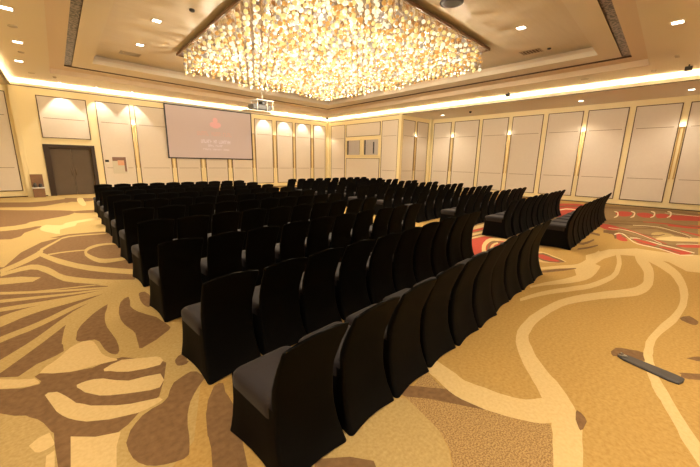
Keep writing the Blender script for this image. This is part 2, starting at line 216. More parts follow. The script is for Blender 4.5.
('cream',2,[(9.06,0.81),(8.84,0.77),(8.54,0.72),(8.24,0.66),(7.98,0.59),(7.77,0.54),(7.59,0.5),(7.36,0.47),(7.11,0.45),(6.93,0.43),(6.83,0.43),(6.71,0.44),(6.58,0.46),(6.47,0.48),(6.38,0.51),(6.26,0.56),(6.1,0.64),(5.92,0.74),(5.73,0.83),(5.55,0.92),(5.36,1),(5.17,1.06),(5,1.11),(4.83,1.14),(4.66,1.16),(4.49,1.18),(4.31,1.19),(4.14,1.2),(3.98,1.19),(3.81,1.18),(3.66,1.16),(3.52,1.12),(3.4,1.08),(3.3,1.03),(3.21,0.98),(3.13,0.93),(3.05,0.88),(2.98,0.83),(2.92,0.78),(2.85,0.73),(2.79,0.68),(2.73,0.64),(2.67,0.6),(2.61,0.56),(2.56,0.52),(2.5,0.49),(2.45,0.47),(2.41,0.46),(2.34,0.43),(2.26,0.41),(2.17,0.38),(2.04,0.34),(1.83,0.29),(1.63,0.24),(1.5,0.21),(1.62,0.1),(1.75,0.13),(1.96,0.17),(2.17,0.22),(2.32,0.25),(2.43,0.28),(2.53,0.3),(2.62,0.34),(2.69,0.37),(2.75,0.4),(2.82,0.45),(2.88,0.49),(2.94,0.54),(3,0.59),(3.04,0.64),(3.09,0.69),(3.15,0.74),(3.21,0.79),(3.27,0.84),(3.35,0.89),(3.42,0.93),(3.48,0.97),(3.54,1),(3.59,1.02),(3.65,1.04),(3.74,1.05),(3.86,1.07),(4,1.08),(4.15,1.08),(4.3,1.07),(4.47,1.06),(4.62,1.04),(4.77,1.02),(4.93,0.98),(5.09,0.92),(5.26,0.84),(5.43,0.76),(5.59,0.67),(5.74,0.58),(5.88,0.5),(5.98,0.44),(6.07,0.4),(6.18,0.37),(6.33,0.34),(6.53,0.32),(6.82,0.31),(7.18,0.33),(7.57,0.36),(7.98,0.41),(8.34,0.48),(8.63,0.55),(8.85,0.61),(9.09,0.67),(9.33,0.74),(9.5,0.78)]),
('cream',3,[(2.31,1.55),(2.3,1.51),(2.29,1.46),(2.28,1.4),(2.26,1.35),(2.25,1.3),(2.23,1.25),(2.21,1.2),(2.19,1.14),(2.18,1.08),(2.18,1.02),(2.19,0.96),(2.2,0.91),(2.21,0.85),(2.23,0.8),(2.25,0.75),(2.27,0.7),(2.29,0.66),(2.32,0.61),(2.34,0.57),(2.37,0.53),(2.4,0.5),(2.44,0.47),(2.49,0.45),(2.53,0.43),(2.75,0.5),(2.74,0.53),(2.72,0.56),(2.69,0.59),(2.65,0.62),(2.6,0.65),(2.56,0.68),(2.53,0.72),(2.51,0.76),(2.49,0.81),(2.47,0.86),(2.46,0.91),(2.45,0.97),(2.43,1.02),(2.42,1.07),(2.41,1.12),(2.42,1.17),(2.44,1.22),(2.45,1.28),(2.46,1.34),(2.47,1.39),(2.48,1.44),(2.5,1.5),(2.51,1.56),(2.52,1.61)]),
('cream',2,[(8.84,1.09),(8.54,1.03),(8.16,0.96),(7.82,0.91),(7.51,0.88),(7.18,0.85),(6.89,0.85),(6.61,0.89),(6.33,0.94),(6.1,0.99),(5.93,1.05),(5.79,1.12),(5.63,1.18),(5.46,1.26),(5.28,1.33),(5.1,1.39),(4.91,1.44),(4.74,1.47),(4.62,1.49),(4.53,1.45),(4.63,1.42),(4.79,1.38),(4.95,1.33),(5.11,1.27),(5.27,1.2),(5.43,1.12),(5.57,1.06),(5.7,0.99),(5.86,0.93),(6.09,0.87),(6.37,0.82),(6.67,0.78),(7.03,0.77),(7.43,0.8),(7.85,0.84),(8.3,0.91),(8.73,0.99),(9.04,1.06)]),
('cream',2,[(7.56,1.29),(7.33,1.26),(7.07,1.21),(6.86,1.19),(6.66,1.2),(6.45,1.23),(6.24,1.27),(6.01,1.33),(5.79,1.41),(5.6,1.48),(5.45,1.52),(5.33,1.55),(5.25,1.58),(5.17,1.54),(5.24,1.52),(5.34,1.48),(5.46,1.43),(5.6,1.35),(5.76,1.26),(5.93,1.18),(6.08,1.12),(6.26,1.07),(6.48,1.04),(6.8,1.04),(7.14,1.06),(7.37,1.08)]),
('cream',2,[(8.83,0.73),(8.71,0.65),(8.54,0.54),(8.35,0.43),(8.15,0.33),(7.93,0.24),(7.72,0.16),(7.5,0.11),(7.28,0.07),(7.05,0.03),(6.81,0.01),(6.57,-0.01),(6.35,-0.02),(6.12,-0.02),(5.89,-0.01),(5.68,0.01),(5.5,0.03),(5.31,0.06),(5.13,0.09),(4.96,0.11),(4.79,0.13),(4.61,0.15),(4.45,0.16),(4.31,0.15),(4.19,0.15),(4.09,0.14),(4,0.12),(3.92,0.11),(3.83,0.1),(3.75,0.08),(3.67,0.06),(3.6,0.04),(3.54,0.03),(3.48,0.01),(3.42,-0.01),(3.36,-0.04),(3.29,-0.06),(3.21,-0.09),(3.13,-0.12),(3.04,-0.15),(2.96,-0.17),(2.89,-0.2),(2.8,-0.24),(2.67,-0.29),(2.54,-0.35),(2.46,-0.39),(2.6,-0.45),(2.69,-0.41),(2.81,-0.35),(2.94,-0.29),(3.03,-0.25),(3.1,-0.22),(3.18,-0.19),(3.26,-0.16),(3.35,-0.13),(3.44,-0.1),(3.51,-0.08),(3.57,-0.06),(3.62,-0.04),(3.68,-0.02),(3.74,-0),(3.79,0.01),(3.86,0.03),(3.94,0.04),(4.02,0.06),(4.1,0.07),(4.16,0.08),(4.24,0.08),(4.34,0.09),(4.44,0.09),(4.55,0.09),(4.67,0.08),(4.82,0.06),(4.98,0.03),(5.15,0),(5.33,-0.03),(5.55,-0.05),(5.8,-0.07),(6.07,-0.09),(6.37,-0.09),(6.68,-0.09),(7.01,-0.07),(7.33,-0.04),(7.64,0),(7.96,0.05),(8.27,0.13),(8.55,0.22),(8.79,0.33),(9,0.44),(9.17,0.56),(9.29,0.68),(9.37,0.76)]),
('cream',2,[(8.07,1.46),(9.07,1.24),(9.71,0.84),(9.75,0.31),(10.54,-1),(8.63,-0.88),(8.24,-0.02),(8.78,0.25),(8.89,0.68),(8.66,1.02),(8.06,1.15),(7.43,1.18),(6.76,1.06),(6.38,1.23),(6.79,1.36),(7.47,1.33)]),
('cream',2,[(6.17,1.8),(6.29,1.73),(6.46,1.63),(6.62,1.54),(6.72,1.46),(6.8,1.38),(6.92,1.33),(7.1,1.29),(7.32,1.27),(7.56,1.26),(7.88,1.26),(8.24,1.27),(8.5,1.27),(8.77,1.37),(8.52,1.37),(8.17,1.37),(7.87,1.37),(7.61,1.37),(7.38,1.38),(7.19,1.4),(7.06,1.45),(6.95,1.52),(6.82,1.59),(6.63,1.69),(6.43,1.78),(6.29,1.85)]),
('brown',3,[(5.97,1.74),(6.06,1.69),(6.19,1.61),(6.34,1.54),(6.5,1.46),(6.68,1.39),(6.81,1.34),(6.88,1.35),(6.78,1.42),(6.64,1.5),(6.49,1.59),(6.33,1.66),(6.17,1.72),(6.06,1.77)]),
('taupe',1,[(7.66,3.8),(14.47,7.34),(17.89,5.44),(19.84,3.14),(20.26,1.97),(20.22,0.05),(10.04,-0.13),(9.94,0.05),(10.21,0.48),(10.49,0.86),(11.54,1.51),(11.74,1.7),(12.54,2.04),(9.67,1.92),(8.4,2.06),(7.97,2.3),(8.11,2.78),(6.13,2.79)]),
('red',2,[(7.31,3.73),(8.15,3.66),(8.2,3.37),(8.15,3.06),(8.49,3.02),(7.97,2.98),(7.07,2.99),(6.06,2.95)]),
('cream',2,[(9.14,4.49),(10.24,4.53),(9.63,4.28),(8.58,4.23)]),
('red',2,[(8.69,4.27),(9.55,4.24),(9.22,4.1),(8.27,4.1)]),
('cream',2,[(8.13,4.07),(8.91,3.97),(8.23,3.67),(7.34,3.75),(7.59,3.86)]),
('brown',3,[(7.7,3.89),(8.67,3.87),(8.49,3.79),(7.5,3.81)]),
('cream',3,[(6.53,2.86),(6.69,2.94),(6.91,3.05),(7.12,3.14),(7.31,3.21),(7.51,3.26),(7.68,3.29),(7.82,3.26),(7.91,3.2),(7.97,3.12),(7.96,3.03),(7.92,2.94),(7.88,2.88),(8.04,2.92),(8.11,3),(8.2,3.11),(8.25,3.23),(8.23,3.33),(8.17,3.42),(8.02,3.47),(7.77,3.44),(7.47,3.36),(7.16,3.25),(6.86,3.11),(6.59,2.98),(6.43,2.9)]),
('brown',4,[(6.71,2.88),(6.88,2.95),(7.1,3.05),(7.29,3.12),(7.41,3.15),(7.51,3.17),(7.59,3.16),(7.65,3.12),(7.69,3.06),(7.71,3.01),(7.86,3.07),(7.87,3.13),(7.88,3.22),(7.84,3.28),(7.73,3.29),(7.57,3.26),(7.36,3.2),(7.1,3.1),(6.85,2.99),(6.68,2.92)]),
('cream',4,[(6.9,2.9),(7.03,2.95),(7.2,3.01),(7.34,3.06),(7.45,3.08),(7.55,3.08),(7.62,3.08),(7.76,3.15),(7.69,3.16),(7.6,3.16),(7.45,3.14),(7.25,3.09),(7.05,3.01),(6.92,2.97)]),
('cream',2,[(7.27,2.2),(7.49,2.22),(7.63,2.17),(7.61,2.07),(7.5,1.93),(7.35,1.72),(7.19,1.58),(7.01,1.64),(6.86,1.78),(6.78,1.87),(6.8,1.97),(7.01,2.09)]),
('brown',3,[(7.22,2.17),(7.41,2.16),(7.55,2.11),(7.5,2),(7.38,1.87),(7.27,1.7),(7.15,1.59),(7,1.66),(6.9,1.79),(6.9,1.9),(6.97,2.01),(7.08,2.1)]),
('red',4,[(7.25,2.14),(7.34,2.13),(7.39,2.06),(7.33,1.95),(7.24,1.83),(7.18,1.73),(7.12,1.67),(7.04,1.72),(6.99,1.81),(7,1.9),(7.05,1.98),(7.14,2.08)]),
('red',3,[(16.83,2.3),(17.27,2.3),(17.6,2.23),(17.65,2.05),(17.43,1.86),(16.75,1.79),(16.08,1.78),(15.81,1.86),(15.72,1.96),(15.82,2.05),(16.06,2.14),(16.41,2.24)]),
('red',3,[(17.01,1.7),(17.49,1.68),(17.83,1.57),(17.83,1.43),(17.58,1.29),(17.04,1.18),(16.5,1.14),(16.16,1.24),(16.06,1.39),(16.45,1.56)]),
('red',3,[(17.73,1.17),(18.08,1.06),(18.1,0.9),(17.62,0.78),(17.04,0.74),(16.52,0.86),(16.3,1.01),(16.91,1.12)]),
('red',3,[(17.69,0.75),(17.85,0.77),(18.05,0.49),(19.19,-0.58),(20.01,-1.61),(19.23,-1.78),(18.09,-1.48),(17.17,-0.63),(16.43,0.28),(16.15,0.56),(16.25,0.63),(16.91,0.73)]),
('red',3,[(12.81,2.16),(13.05,2.09),(13.12,1.92),(12.93,1.72),(12.63,1.56),(12.28,1.54),(12,1.6),(11.93,1.7),(12.02,1.84),(12.38,2.03)]),
('red',3,[(11.28,1.47),(11.47,1.46),(11.45,1.39),(11.03,1.23),(10.61,1.11),(10.44,1.12),(10.4,1.18),(10.44,1.25),(10.59,1.33),(10.93,1.41)]),
('red',3,[(10.98,1.06),(11.02,1.02),(10.95,0.91),(10.79,0.7),(10.6,0.55),(10.4,0.59),(10.27,0.71),(10.32,0.81),(10.47,0.91),(10.73,1)]),
('red',3,[(10.36,0.51),(10.41,0.44),(10.36,0.3),(10.29,0.1),(10.17,-0.04),(9.93,0.01),(9.74,0.13),(9.75,0.26),(9.87,0.38),(10.11,0.48)]),
('red',3,[(11.03,0.18),(11.84,-0.46),(12.55,-1.13),(12.49,-1.27),(12.08,-1.1),(11.37,-0.51),(10.76,0.08),(10.71,0.28)]),
('red',3,[(14.74,0.61),(15.62,-0.37),(16.3,-1.37),(15.98,-1.55),(15.38,-1.31),(14.8,-0.59),(14.35,0.2),(14.37,0.63)]),
('white',4,[(11.17,1.47),(11.32,1.45),(11.52,1.42),(11.57,1.38),(11.37,1.29),(11.03,1.18),(10.75,1.09),(10.56,1.03),(10.4,0.97),(10.27,0.89),(10.17,0.76),(10.1,0.61),(10.02,0.47),(9.87,0.34),(9.72,0.22),(9.64,0.13),(9.69,0.05),(9.8,-0.02),(9.88,-0.06),(9.96,-0.06),(9.88,-0.01),(9.78,0.05),(9.74,0.13),(9.83,0.22),(9.98,0.34),(10.13,0.47),(10.22,0.62),(10.29,0.77),(10.39,0.9),(10.52,0.98),(10.67,1.03),(10.86,1.09),(11.14,1.19),(11.48,1.29),(11.7,1.39),(11.66,1.45),(11.49,1.48),(11.36,1.5)]),
('white',4,[(10.96,1.11),(11.02,1.06),(11.1,0.99),(11.11,0.9),(10.98,0.79),(10.8,0.66),(10.64,0.54),(10.55,0.44),(10.49,0.35),(10.42,0.25),(10.32,0.13),(10.22,0.01),(10.15,-0.07),(10.26,-0.07),(10.33,0.01),(10.43,0.13),(10.53,0.26),(10.61,0.35),(10.67,0.45),(10.76,0.54),(10.91,0.66),(11.1,0.79),(11.22,0.91),(11.22,1.01),(11.15,1.08),(11.1,1.13)]),
('brown',4,[(11.18,1.59),(11.35,1.57),(11.58,1.53),(11.7,1.46),(11.63,1.35),(11.47,1.22),(11.29,1.07),(11.11,0.89),(10.93,0.69),(10.79,0.52),(10.71,0.38),(10.66,0.25),(10.64,0.17),(10.73,0.17),(10.77,0.26),(10.83,0.38),(10.92,0.53),(11.06,0.7),(11.24,0.89),(11.43,1.08),(11.64,1.23),(11.84,1.37),(11.96,1.49),(11.89,1.58),(11.71,1.63),(11.59,1.67)]),
('white',4,[(17.1,2.39),(17.01,2.35),(16.88,2.28),(16.73,2.24),(16.49,2.21),(16.11,2.15),(15.81,2.12),(15.58,2.11),(15.35,2.11),(15.19,2.11),(15.03,2.08),(15.11,2.07),(15.26,2.05),(15.54,2.05),(16,2.09),(16.54,2.17),(17.08,2.26),(17.31,2.34),(17.33,2.39),(17.33,2.43)]),
('white',4,[(17.71,1.94),(17.62,1.9),(17.48,1.84),(17.32,1.8),(17.08,1.77),(16.68,1.73),(16.37,1.71),(16.13,1.7),(15.9,1.71),(15.73,1.71),(15.56,1.69),(15.65,1.67),(15.8,1.64),(16.09,1.64),(16.56,1.68),(17.13,1.73),(17.69,1.81),(17.93,1.88),(17.96,1.94),(17.96,1.97)]),
('white',4,[(18.47,1.39),(18.37,1.35),(18.23,1.3),(18.06,1.26),(17.81,1.24),(17.39,1.21),(17.06,1.19),(16.81,1.19),(16.57,1.21),(16.4,1.22),(16.21,1.2),(16.31,1.18),(16.47,1.15),(16.76,1.14),(17.26,1.16),(17.86,1.2),(18.44,1.26),(18.7,1.32),(18.73,1.38),(18.73,1.41)]),
('white',4,[(19.11,0.93),(19,0.89),(18.85,0.84),(18.68,0.81),(18.41,0.8),(17.97,0.78),(17.64,0.77),(17.38,0.77),(17.12,0.79),(16.95,0.81),(16.75,0.79),(16.85,0.77),(17.02,0.74),(17.32,0.72),(17.84,0.73),(18.46,0.76),(19.07,0.8),(19.34,0.86),(19.37,0.91),(19.38,0.94)]),
('brown',3,[(13.29,1.95),(13.39,1.83),(13.51,1.67),(13.58,1.48),(13.57,1.28),(13.51,1.07),(13.34,0.84),(12.99,0.57),(12.58,0.31),(12.3,0.13),(12.51,0.14),(12.78,0.31),(13.19,0.58),(13.54,0.86),(13.71,1.09),(13.78,1.3),(13.79,1.5),(13.72,1.7),(13.6,1.87),(13.5,1.98)]),
('brown',3,[(12.29,1.47),(12.45,1.39),(12.67,1.26),(12.88,1.12),(13.07,1),(13.25,0.86),(13.29,0.71),(13.08,0.51),(12.77,0.31),(12.56,0.17),(12.72,0.17),(12.93,0.31),(13.24,0.52),(13.44,0.72),(13.44,0.88),(13.3,1.02),(13.13,1.15),(12.9,1.29),(12.64,1.41),(12.46,1.5)]),
('brown',3,[(13.66,2.24),(13.91,2.03),(14.25,1.72),(14.53,1.41),(14.71,1.14),(14.83,0.88),(14.9,0.62),(14.88,0.35),(14.81,0.09),(14.76,-0.09),(14.98,-0.09),(15.04,0.09),(15.11,0.36),(15.13,0.64),(15.06,0.9),(14.92,1.16),(14.73,1.44),(14.44,1.75),(14.1,2.06),(13.85,2.28)]),
('brown',3,[(11.89,1.14),(11.84,1.01),(11.79,0.85),(11.81,0.71),(11.97,0.64),(12.2,0.59),(12.38,0.55),(12.5,0.56),(12.37,0.6),(12.19,0.66),(12.07,0.73),(12.05,0.87),(12.08,1.04),(12.1,1.16)]),
('cream',2,[(11.45,0.68),(12.29,0.49),(12.35,0.13),(13.68,-1.2),(12.95,-1.15),(11.42,0.36),(11.35,0.62)]),
('tan',2,[(12.41,0.82),(12.67,0.76),(12.79,0.64),(12.68,0.47),(12.46,0.36),(12.16,0.43),(11.88,0.55),(11.69,0.64),(11.66,0.73),(11.98,0.8)]),
('red',2,[(16.33,4.74),(17.66,4.86),(18.64,4.69),(19.09,4.31),(19.16,3.85),(19.11,3.4),(18.71,3.06),(17.72,3),(16.58,3.05),(15.54,3.1),(14.62,3.19),(13.68,3.35),(13.31,3.59),(14.46,4.14)]),
('white',4,[(14.66,3.98),(15.08,3.97),(15.69,3.95),(16.17,3.89),(16.3,3.75),(16.27,3.57),(16.36,3.42),(16.75,3.34),(17.28,3.3),(17.68,3.27),(17.93,3.32),(17.54,3.36),(17.03,3.41),(16.67,3.49),(16.61,3.64),(16.68,3.84),(16.56,3.99),(16.03,4.05),(15.36,4.06),(14.91,4.06)]),
('brown',4,[(15.61,4.33),(16.1,4.31),(16.82,4.28),(17.4,4.2),(17.64,4),(17.71,3.76),(17.74,3.58),(18.1,3.66),(18.1,3.84),(18.08,4.11),(17.84,4.31),(17.21,4.4),(16.43,4.41),(15.9,4.42)]),
('white',4,[(12.38,1.8),(12.36,1.67),(12.33,1.49),(12.22,1.3),(12.02,1.14),(11.75,0.97),(11.49,0.83),(11.23,0.69),(10.96,0.58),(10.79,0.5),(10.85,0.5),(11.03,0.58),(11.29,0.7),(11.56,0.83),(11.83,0.98),(12.1,1.14),(12.31,1.31),(12.42,1.5),(12.45,1.68),(12.47,1.81)]),
('white',4,[(13.55,1.37),(13.65,1.23),(13.79,1.02),(13.8,0.82),(13.61,0.62),(13.32,0.43),(13.06,0.27),(12.84,0.16),(12.64,0.08),(12.51,0.03),(12.56,0.03),(12.7,0.08),(12.92,0.16),(13.15,0.28),(13.42,0.43),(13.71,0.62),(13.9,0.82),(13.88,1.03),(13.75,1.24),(13.64,1.38)]),
('red',3,[(12.63,1.56),(12.46,1.43),(12.21,1.26),(11.96,1.09),(11.68,0.91),(11.4,0.74),(11.17,0.61),(10.98,0.5),(10.82,0.42),(10.72,0.37),(10.8,0.37),(10.91,0.42),(11.09,0.51),(11.3,0.61),(11.56,0.75),(11.87,0.93),(12.17,1.1),(12.43,1.28),(12.66,1.45),(12.82,1.58)]),
('red',3,[(13.48,0.29),(13.38,0.23),(13.23,0.13),(13.1,0.05),(13.01,-0.02),(12.94,-0.07),(12.89,-0.11),(13.23,-0.11),(13.26,-0.07),(13.31,-0.02),(13.37,0.05),(13.46,0.13),(13.57,0.23),(13.64,0.3)]),
('brown',2,[(18.06,3.05),(18.35,2.68),(18.73,2.16),(19.02,1.7),(19.14,1.36),(19.16,1.08),(19.12,0.8),(18.99,0.48),(18.82,0.18),(18.69,-0.03),(19.29,-0.02),(19.41,0.19),(19.58,0.5),(19.71,0.83),(19.75,1.12),(19.74,1.41),(19.63,1.76),(19.34,2.24),(18.94,2.78),(18.65,3.16)]),
('brown',3,[(14.19,0.78),(13.83,0.63),(13.37,0.43),(12.98,0.28),(12.67,0.18),(12.41,0.11),(12.23,0.07),(12.32,0.06),(12.54,0.11),(12.87,0.18),(13.23,0.28),(13.62,0.44),(14.05,0.64),(14.37,0.79)]),
('white',4,[(18.45,0.97),(18.41,0.85),(18.36,0.68),(18.32,0.5),(18.28,0.31),(18.25,0.1),(18.23,-0.04),(18.37,-0.03),(18.39,0.11),(18.42,0.31),(18.46,0.51),(18.5,0.69),(18.54,0.86),(18.57,0.98)]),
('red',3,[(14.69,1.25),(14.71,1.14),(14.75,0.98),(14.76,0.82),(14.74,0.65),(14.69,0.47),(14.66,0.34),(14.88,0.35),(14.92,0.48),(14.97,0.66),(15,0.84),(14.96,1),(14.9,1.15),(14.85,1.26)]),
('white',4,[(11.02,0.26),(11.09,0.2),(11.19,0.12),(11.28,0.05),(11.34,-0.02),(11.37,-0.09),(11.4,-0.14),(11.46,-0.14),(11.44,-0.09),(11.4,-0.02),(11.35,0.05),(11.26,0.13),(11.16,0.21),(11.08,0.26)]),
('brown',3,[(11.08,1.31),(10.9,1.16),(10.65,0.97),(10.44,0.81),(10.3,0.68),(10.19,0.56),(10.1,0.45),(10.01,0.33),(9.95,0.21),(9.9,0.14),(9.99,0.14),(10.05,0.22),(10.15,0.33),(10.25,0.45),(10.34,0.57),(10.44,0.68),(10.56,0.81),(10.77,0.98),(11.01,1.17),(11.2,1.32)]),
('brown',3,[(10.23,2.01),(10.4,2),(10.62,1.97),(10.78,1.93),(10.78,1.85),(10.71,1.77),(10.66,1.7),(11.02,1.76),(11.06,1.82),(11.11,1.91),(11.09,1.99),(10.95,2.05),(10.75,2.09),(10.61,2.11)]),
('brown',3,[(9.17,2.02),(9.12,1.93),(9.07,1.82),(9.11,1.73),(9.35,1.69),(9.68,1.68),(9.92,1.67),(10.1,1.72),(9.88,1.73),(9.58,1.76),(9.38,1.8),(9.33,1.87),(9.34,1.98),(9.36,2.06)]),
('brown',3,[(8.47,1.7),(8.52,1.66),(8.6,1.62),(8.72,1.58),(8.91,1.54),(9.13,1.5),(9.29,1.48),(9.42,1.51),(9.28,1.54),(9.08,1.58),(8.92,1.62),(8.8,1.66),(8.69,1.71),(8.62,1.73)]),
('brown',3,[(11.33,1.74),(11.32,1.67),(11.29,1.58),(11.21,1.51),(11.07,1.47),(10.79,1.41),(10.57,1.37),(10.64,1.34),(10.9,1.38),(11.33,1.45),(11.76,1.55),(11.88,1.66),(11.85,1.75),(11.81,1.82)]),
]


mb=MB()
mb.face([(OL,ON,0),(OR,ON,0),(OR,21.4,0),(OL,21.4,0)],M['gold_c'])
for i,(c,lay,pts) in enumerate(CARPET):
    z=.0006*lay+.000004*i
    mb.face([(x,y,z) for x,y in pts],M[c])
fl=mb.build('floor'); 
bm=bmesh.new(); bm.from_mesh(fl.data)
for f in bm.faces:
    if f.normal.z<0: f.normal_flip()
bm.to_mesh(fl.data); bm.free()
tag(fl,'patterned carpet of gold, brown, cream and red swirls across the hall','floor',kind='structure')

def ring(mb,z,A,B,m):
    """flat frame at height z between the outer and inner outline (four corners each)"""
    for k in range(4):
        l=(k+1)%4; mb.face([(*A[k],z),(*A[l],z),(*B[l],z),(*B[k],z)],m)
def step(mb,z0,z1,c,m):
    for k in range(4):
        p,q=c[k],c[(k+1)%4]; mb.face([(*p,z0),(*q,z0),(*q,z1),(*p,z1)],m)
XN=-1.35                                     # the left cove runs slightly out of square
# outlines: near left, near right, far right, far left
MAIN=((XN,YN),(XR,YN),(XR,YF),(XL,YF)); TR=((XN-.32,YN-.32),(XR+.32,YN-.32),(XR+.32,YF+.32),(XL-.32,YF+.32))
R1=((.25,1.09),(15.13,1.93),(15.57,19.2),(.77,18.68)); R2o=((.76,1.55),(14.54,2.34),(14.96,18.48),(1.19,17.95)); R2i=((.98,1.77),(14.32,2.56),(14.73,18.26),(1.41,17.73))
R3=((1.46,2.4),(13.57,3.06),(13.92,17.1),(1.95,16.6)); R4=((1.16,2.10),(13.87,2.76),(14.22,17.40),(1.65,16.90))
mb=MB()
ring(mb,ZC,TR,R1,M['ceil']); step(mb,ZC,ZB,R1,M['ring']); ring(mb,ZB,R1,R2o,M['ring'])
step(mb,ZB,ZB+.05,R2o,M['trim']); step(mb,ZB,ZB+.05,R2i,M['trim']); ring(mb,ZB+.05,R2o,R2i,M['mosaic'])
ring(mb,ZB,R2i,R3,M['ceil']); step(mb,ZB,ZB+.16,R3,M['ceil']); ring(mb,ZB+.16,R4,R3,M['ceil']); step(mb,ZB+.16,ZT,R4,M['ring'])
mb.face([(*p,ZT) for p in R4],M['tray'])
tag(mb.build('ceiling'),'stepped tray ceiling of beige plaster round the big chandelier','ceiling',kind='structure')
# pocket soffits (lower ceiling over the recesses) and the light cove with its lip
mb=MB()
def slab(mb,pts,z0,z1,m):
    n=len(pts); mb.face([(*p,z0) for p in pts],m); mb.face([(*p,z1) for p in pts],m)
    for k in range(n): p,q=pts[k],pts[(k+1)%n]; mb.face([(*p,z0),(*q,z0),(*q,z1),(*p,z1)],m)
slab(mb,[(OL,ON),(XN-.02,ON),(XN-.02,YN),(XL-.02,YF),(OL,YF)],ZS,ZS+.07,M['ceil']); mb.box((XN-.02,ON,ZS),(OR,YN-.02,ZS+.07),M['ceil']); mb.box((XR+.02,YN-.02,ZS),(OR,13.72,ZS+.07),M['ceil'])
tag(mb.build('ceiling_soffit'),'low plaster soffit over the wall recesses','ceiling',kind='structure')
mb=MB()
t=.06; LH=.17
for a,b in (((XN-t,YN-t,ZS),(XR+t,YN,ZS+LH)),((XL-t,YF,ZS+.0),(XR+t,YF+t,ZS+LH)),((XR,YN,ZS),(XR+t,YF,ZS+LH))): mb.box(a,b,M['lip'])
slab(mb,[(XN-t,YN),(XN,YN),(XL,YF),(XL-t,YF)],ZS,ZS+LH,M['lip'])
step(mb,ZS+.07,ZC,TR,M['lip']); ring(mb,ZS+.075,TR,MAIN,M['lip'])
tag(mb.build('trim_1'),'pale lip of the ceiling light cove running round the hall','cornice',kind='structure')
mb=MB()
d=.025
for a,b in (((XL,YF-d,ZS+.02),(XR,YF,ZS+.05)),((XR-d,YN,ZS-.005),(XR,YF,ZS+.025)),((XN,YN,ZS-.005),(XR,YN+d,ZS+.025))): mb.box(a,b,M['trim'])
slab(mb,[(XN,YN),(XN+d,YN),(XL+d,YF),(XL,YF)],ZS-.005,ZS+.025,M['trim'])
tag(mb.build('trim_2'),'thin dark bronze line under the cove lip','trim',kind='structure')

# walls
mb=MB(); D0,D1,DH=.20,2.03,2.38
mb.box((OL,YF,0),(D0,YF+.3,ZS),M['frame']); mb.box((D1,YF,0),(XR+.3,YF+.3,ZS),M['frame']); mb.box((D0,YF,DH),(D1,YF+.3,ZS),M['frame'])
mb.box((D0-.3,YF+.3,0),(D1+.3,YF+.4,DH+.3),M['frame'])
wf=tag(mb.build('wall_front'),'panelled front wall behind the projection screen','wall',kind='structure')
mb=MB(); mb.box((XR,13.70,0),(OR+.2,YF,ZS),M['frame'])      # solid block behind the booth windows
ww=tag(mb.build('wall_booth'),'panelled wall with two small booth windows beside the front corner','wall',kind='structure')
mb=MB(); mb.box((OR,ON,0),(OR+.2,13.70,ZS+.1),M['frame']); wr=tag(mb.build('wall_right'),'long right wall of tall beige panels in cream frames','wall',kind='structure')
mb=MB(); mb.box((OL-.2,ON,0),(OL,YF+.3,ZS+.1),M['frame']); tag(mb.build('wall_left'),'cream left wall outside the photo','wall',kind='structure')
mb=MB(); mb.box((OL,ON-.2,0),(OR,ON,ZS+.1),M['frame']); tag(mb.build('wall_back'),'cream back wall behind the camera','wall',kind='structure')

def wall_rect(mb,wall,u0,u1,z0,z1,d0,d1,m):
    """box on a wall: u along it, d = distance out from its face"""
    if wall=='front': mb.box((u0,YF-d1,z0),(u1,YF-d0,z1),m)
    elif wall=='ret': mb.box((u0,13.70-d1,z0),(u1,13.70-d0,z1),m)
    elif wall=='right': mb.box((OR-d1,u0,z0),(OR-d0,u1,z1),m)
    elif wall=='booth': mb.box((XR-d1,u0,z0),(XR-d0,u1,z1),m)
def panel(wall,parent,u0,u1,z0=.28,z1=4.52,seams=(1.31,3.54)):
    mb=MB(); wall_rect(mb,wall,u0+.02,u1-.02,z0+.02,z1-.02,0,.02,M['panel']); p=mb.build('wall_panel',parent)
    mb=MB(); w=.032
    wall_rect(mb,wall,u0,u0+w,z0,z1,0,.032,M['trim']); wall_rect(mb,wall,u1-w,u1,z0,z1,0,.032,M['trim'])
    wall_rect(mb,wall,u0+w,u1-w,z0,z0+w,0,.032,M['trim']); wall_rect(mb,wall,u0+w,u1-w,z1-w,z1,0,.032,M['trim'])
    mb.build('panel_frame',p)
    mb=MB()
    for s in seams:
        if z0<s<z1: wall_rect(mb,wall,u0+.14,u1-.14,s-.011,s+.011,.0,.022,M['seam'])
    if mb.f: mb.build('panel_seam',p)
    return p
# front wall: panel over the door, then full-height panels
panel('front',wf,.23,2.0,2.66,4.5,(3.54,)); panel('front',wf,-2.55,-.72); 
FP=[(2.35,3.77),(3.96,5.54),(5.77,7.13),(7.43,8.79),(9.09,10.50),(10.74,12.06),(12.38,13.70),(13.93,15.30),(15.58,16.72)]
for u0,u1 in FP: panel('front',wf,u0,u1)
RP=[(-2.3,-.80),(-.57,1.0),(1.22,2.76),(2.99,4.57),(4.76,6.35),(6.58,8.19),(8.41,9.97),(10.18,11.86),(12.10,13.42)]
for u0,u1 in RP: panel('right',wr,u0,u1)
panel('ret',ww,17.18,18.45); panel('ret',ww,18.70,19.95)
panel('booth',ww,18.95,20.55); panel('booth',ww,13.88,15.28)
panel('booth',ww,15.42,18.80,3.62,4.5,()); panel('booth',ww,15.42,18.80,.28,2.10,())
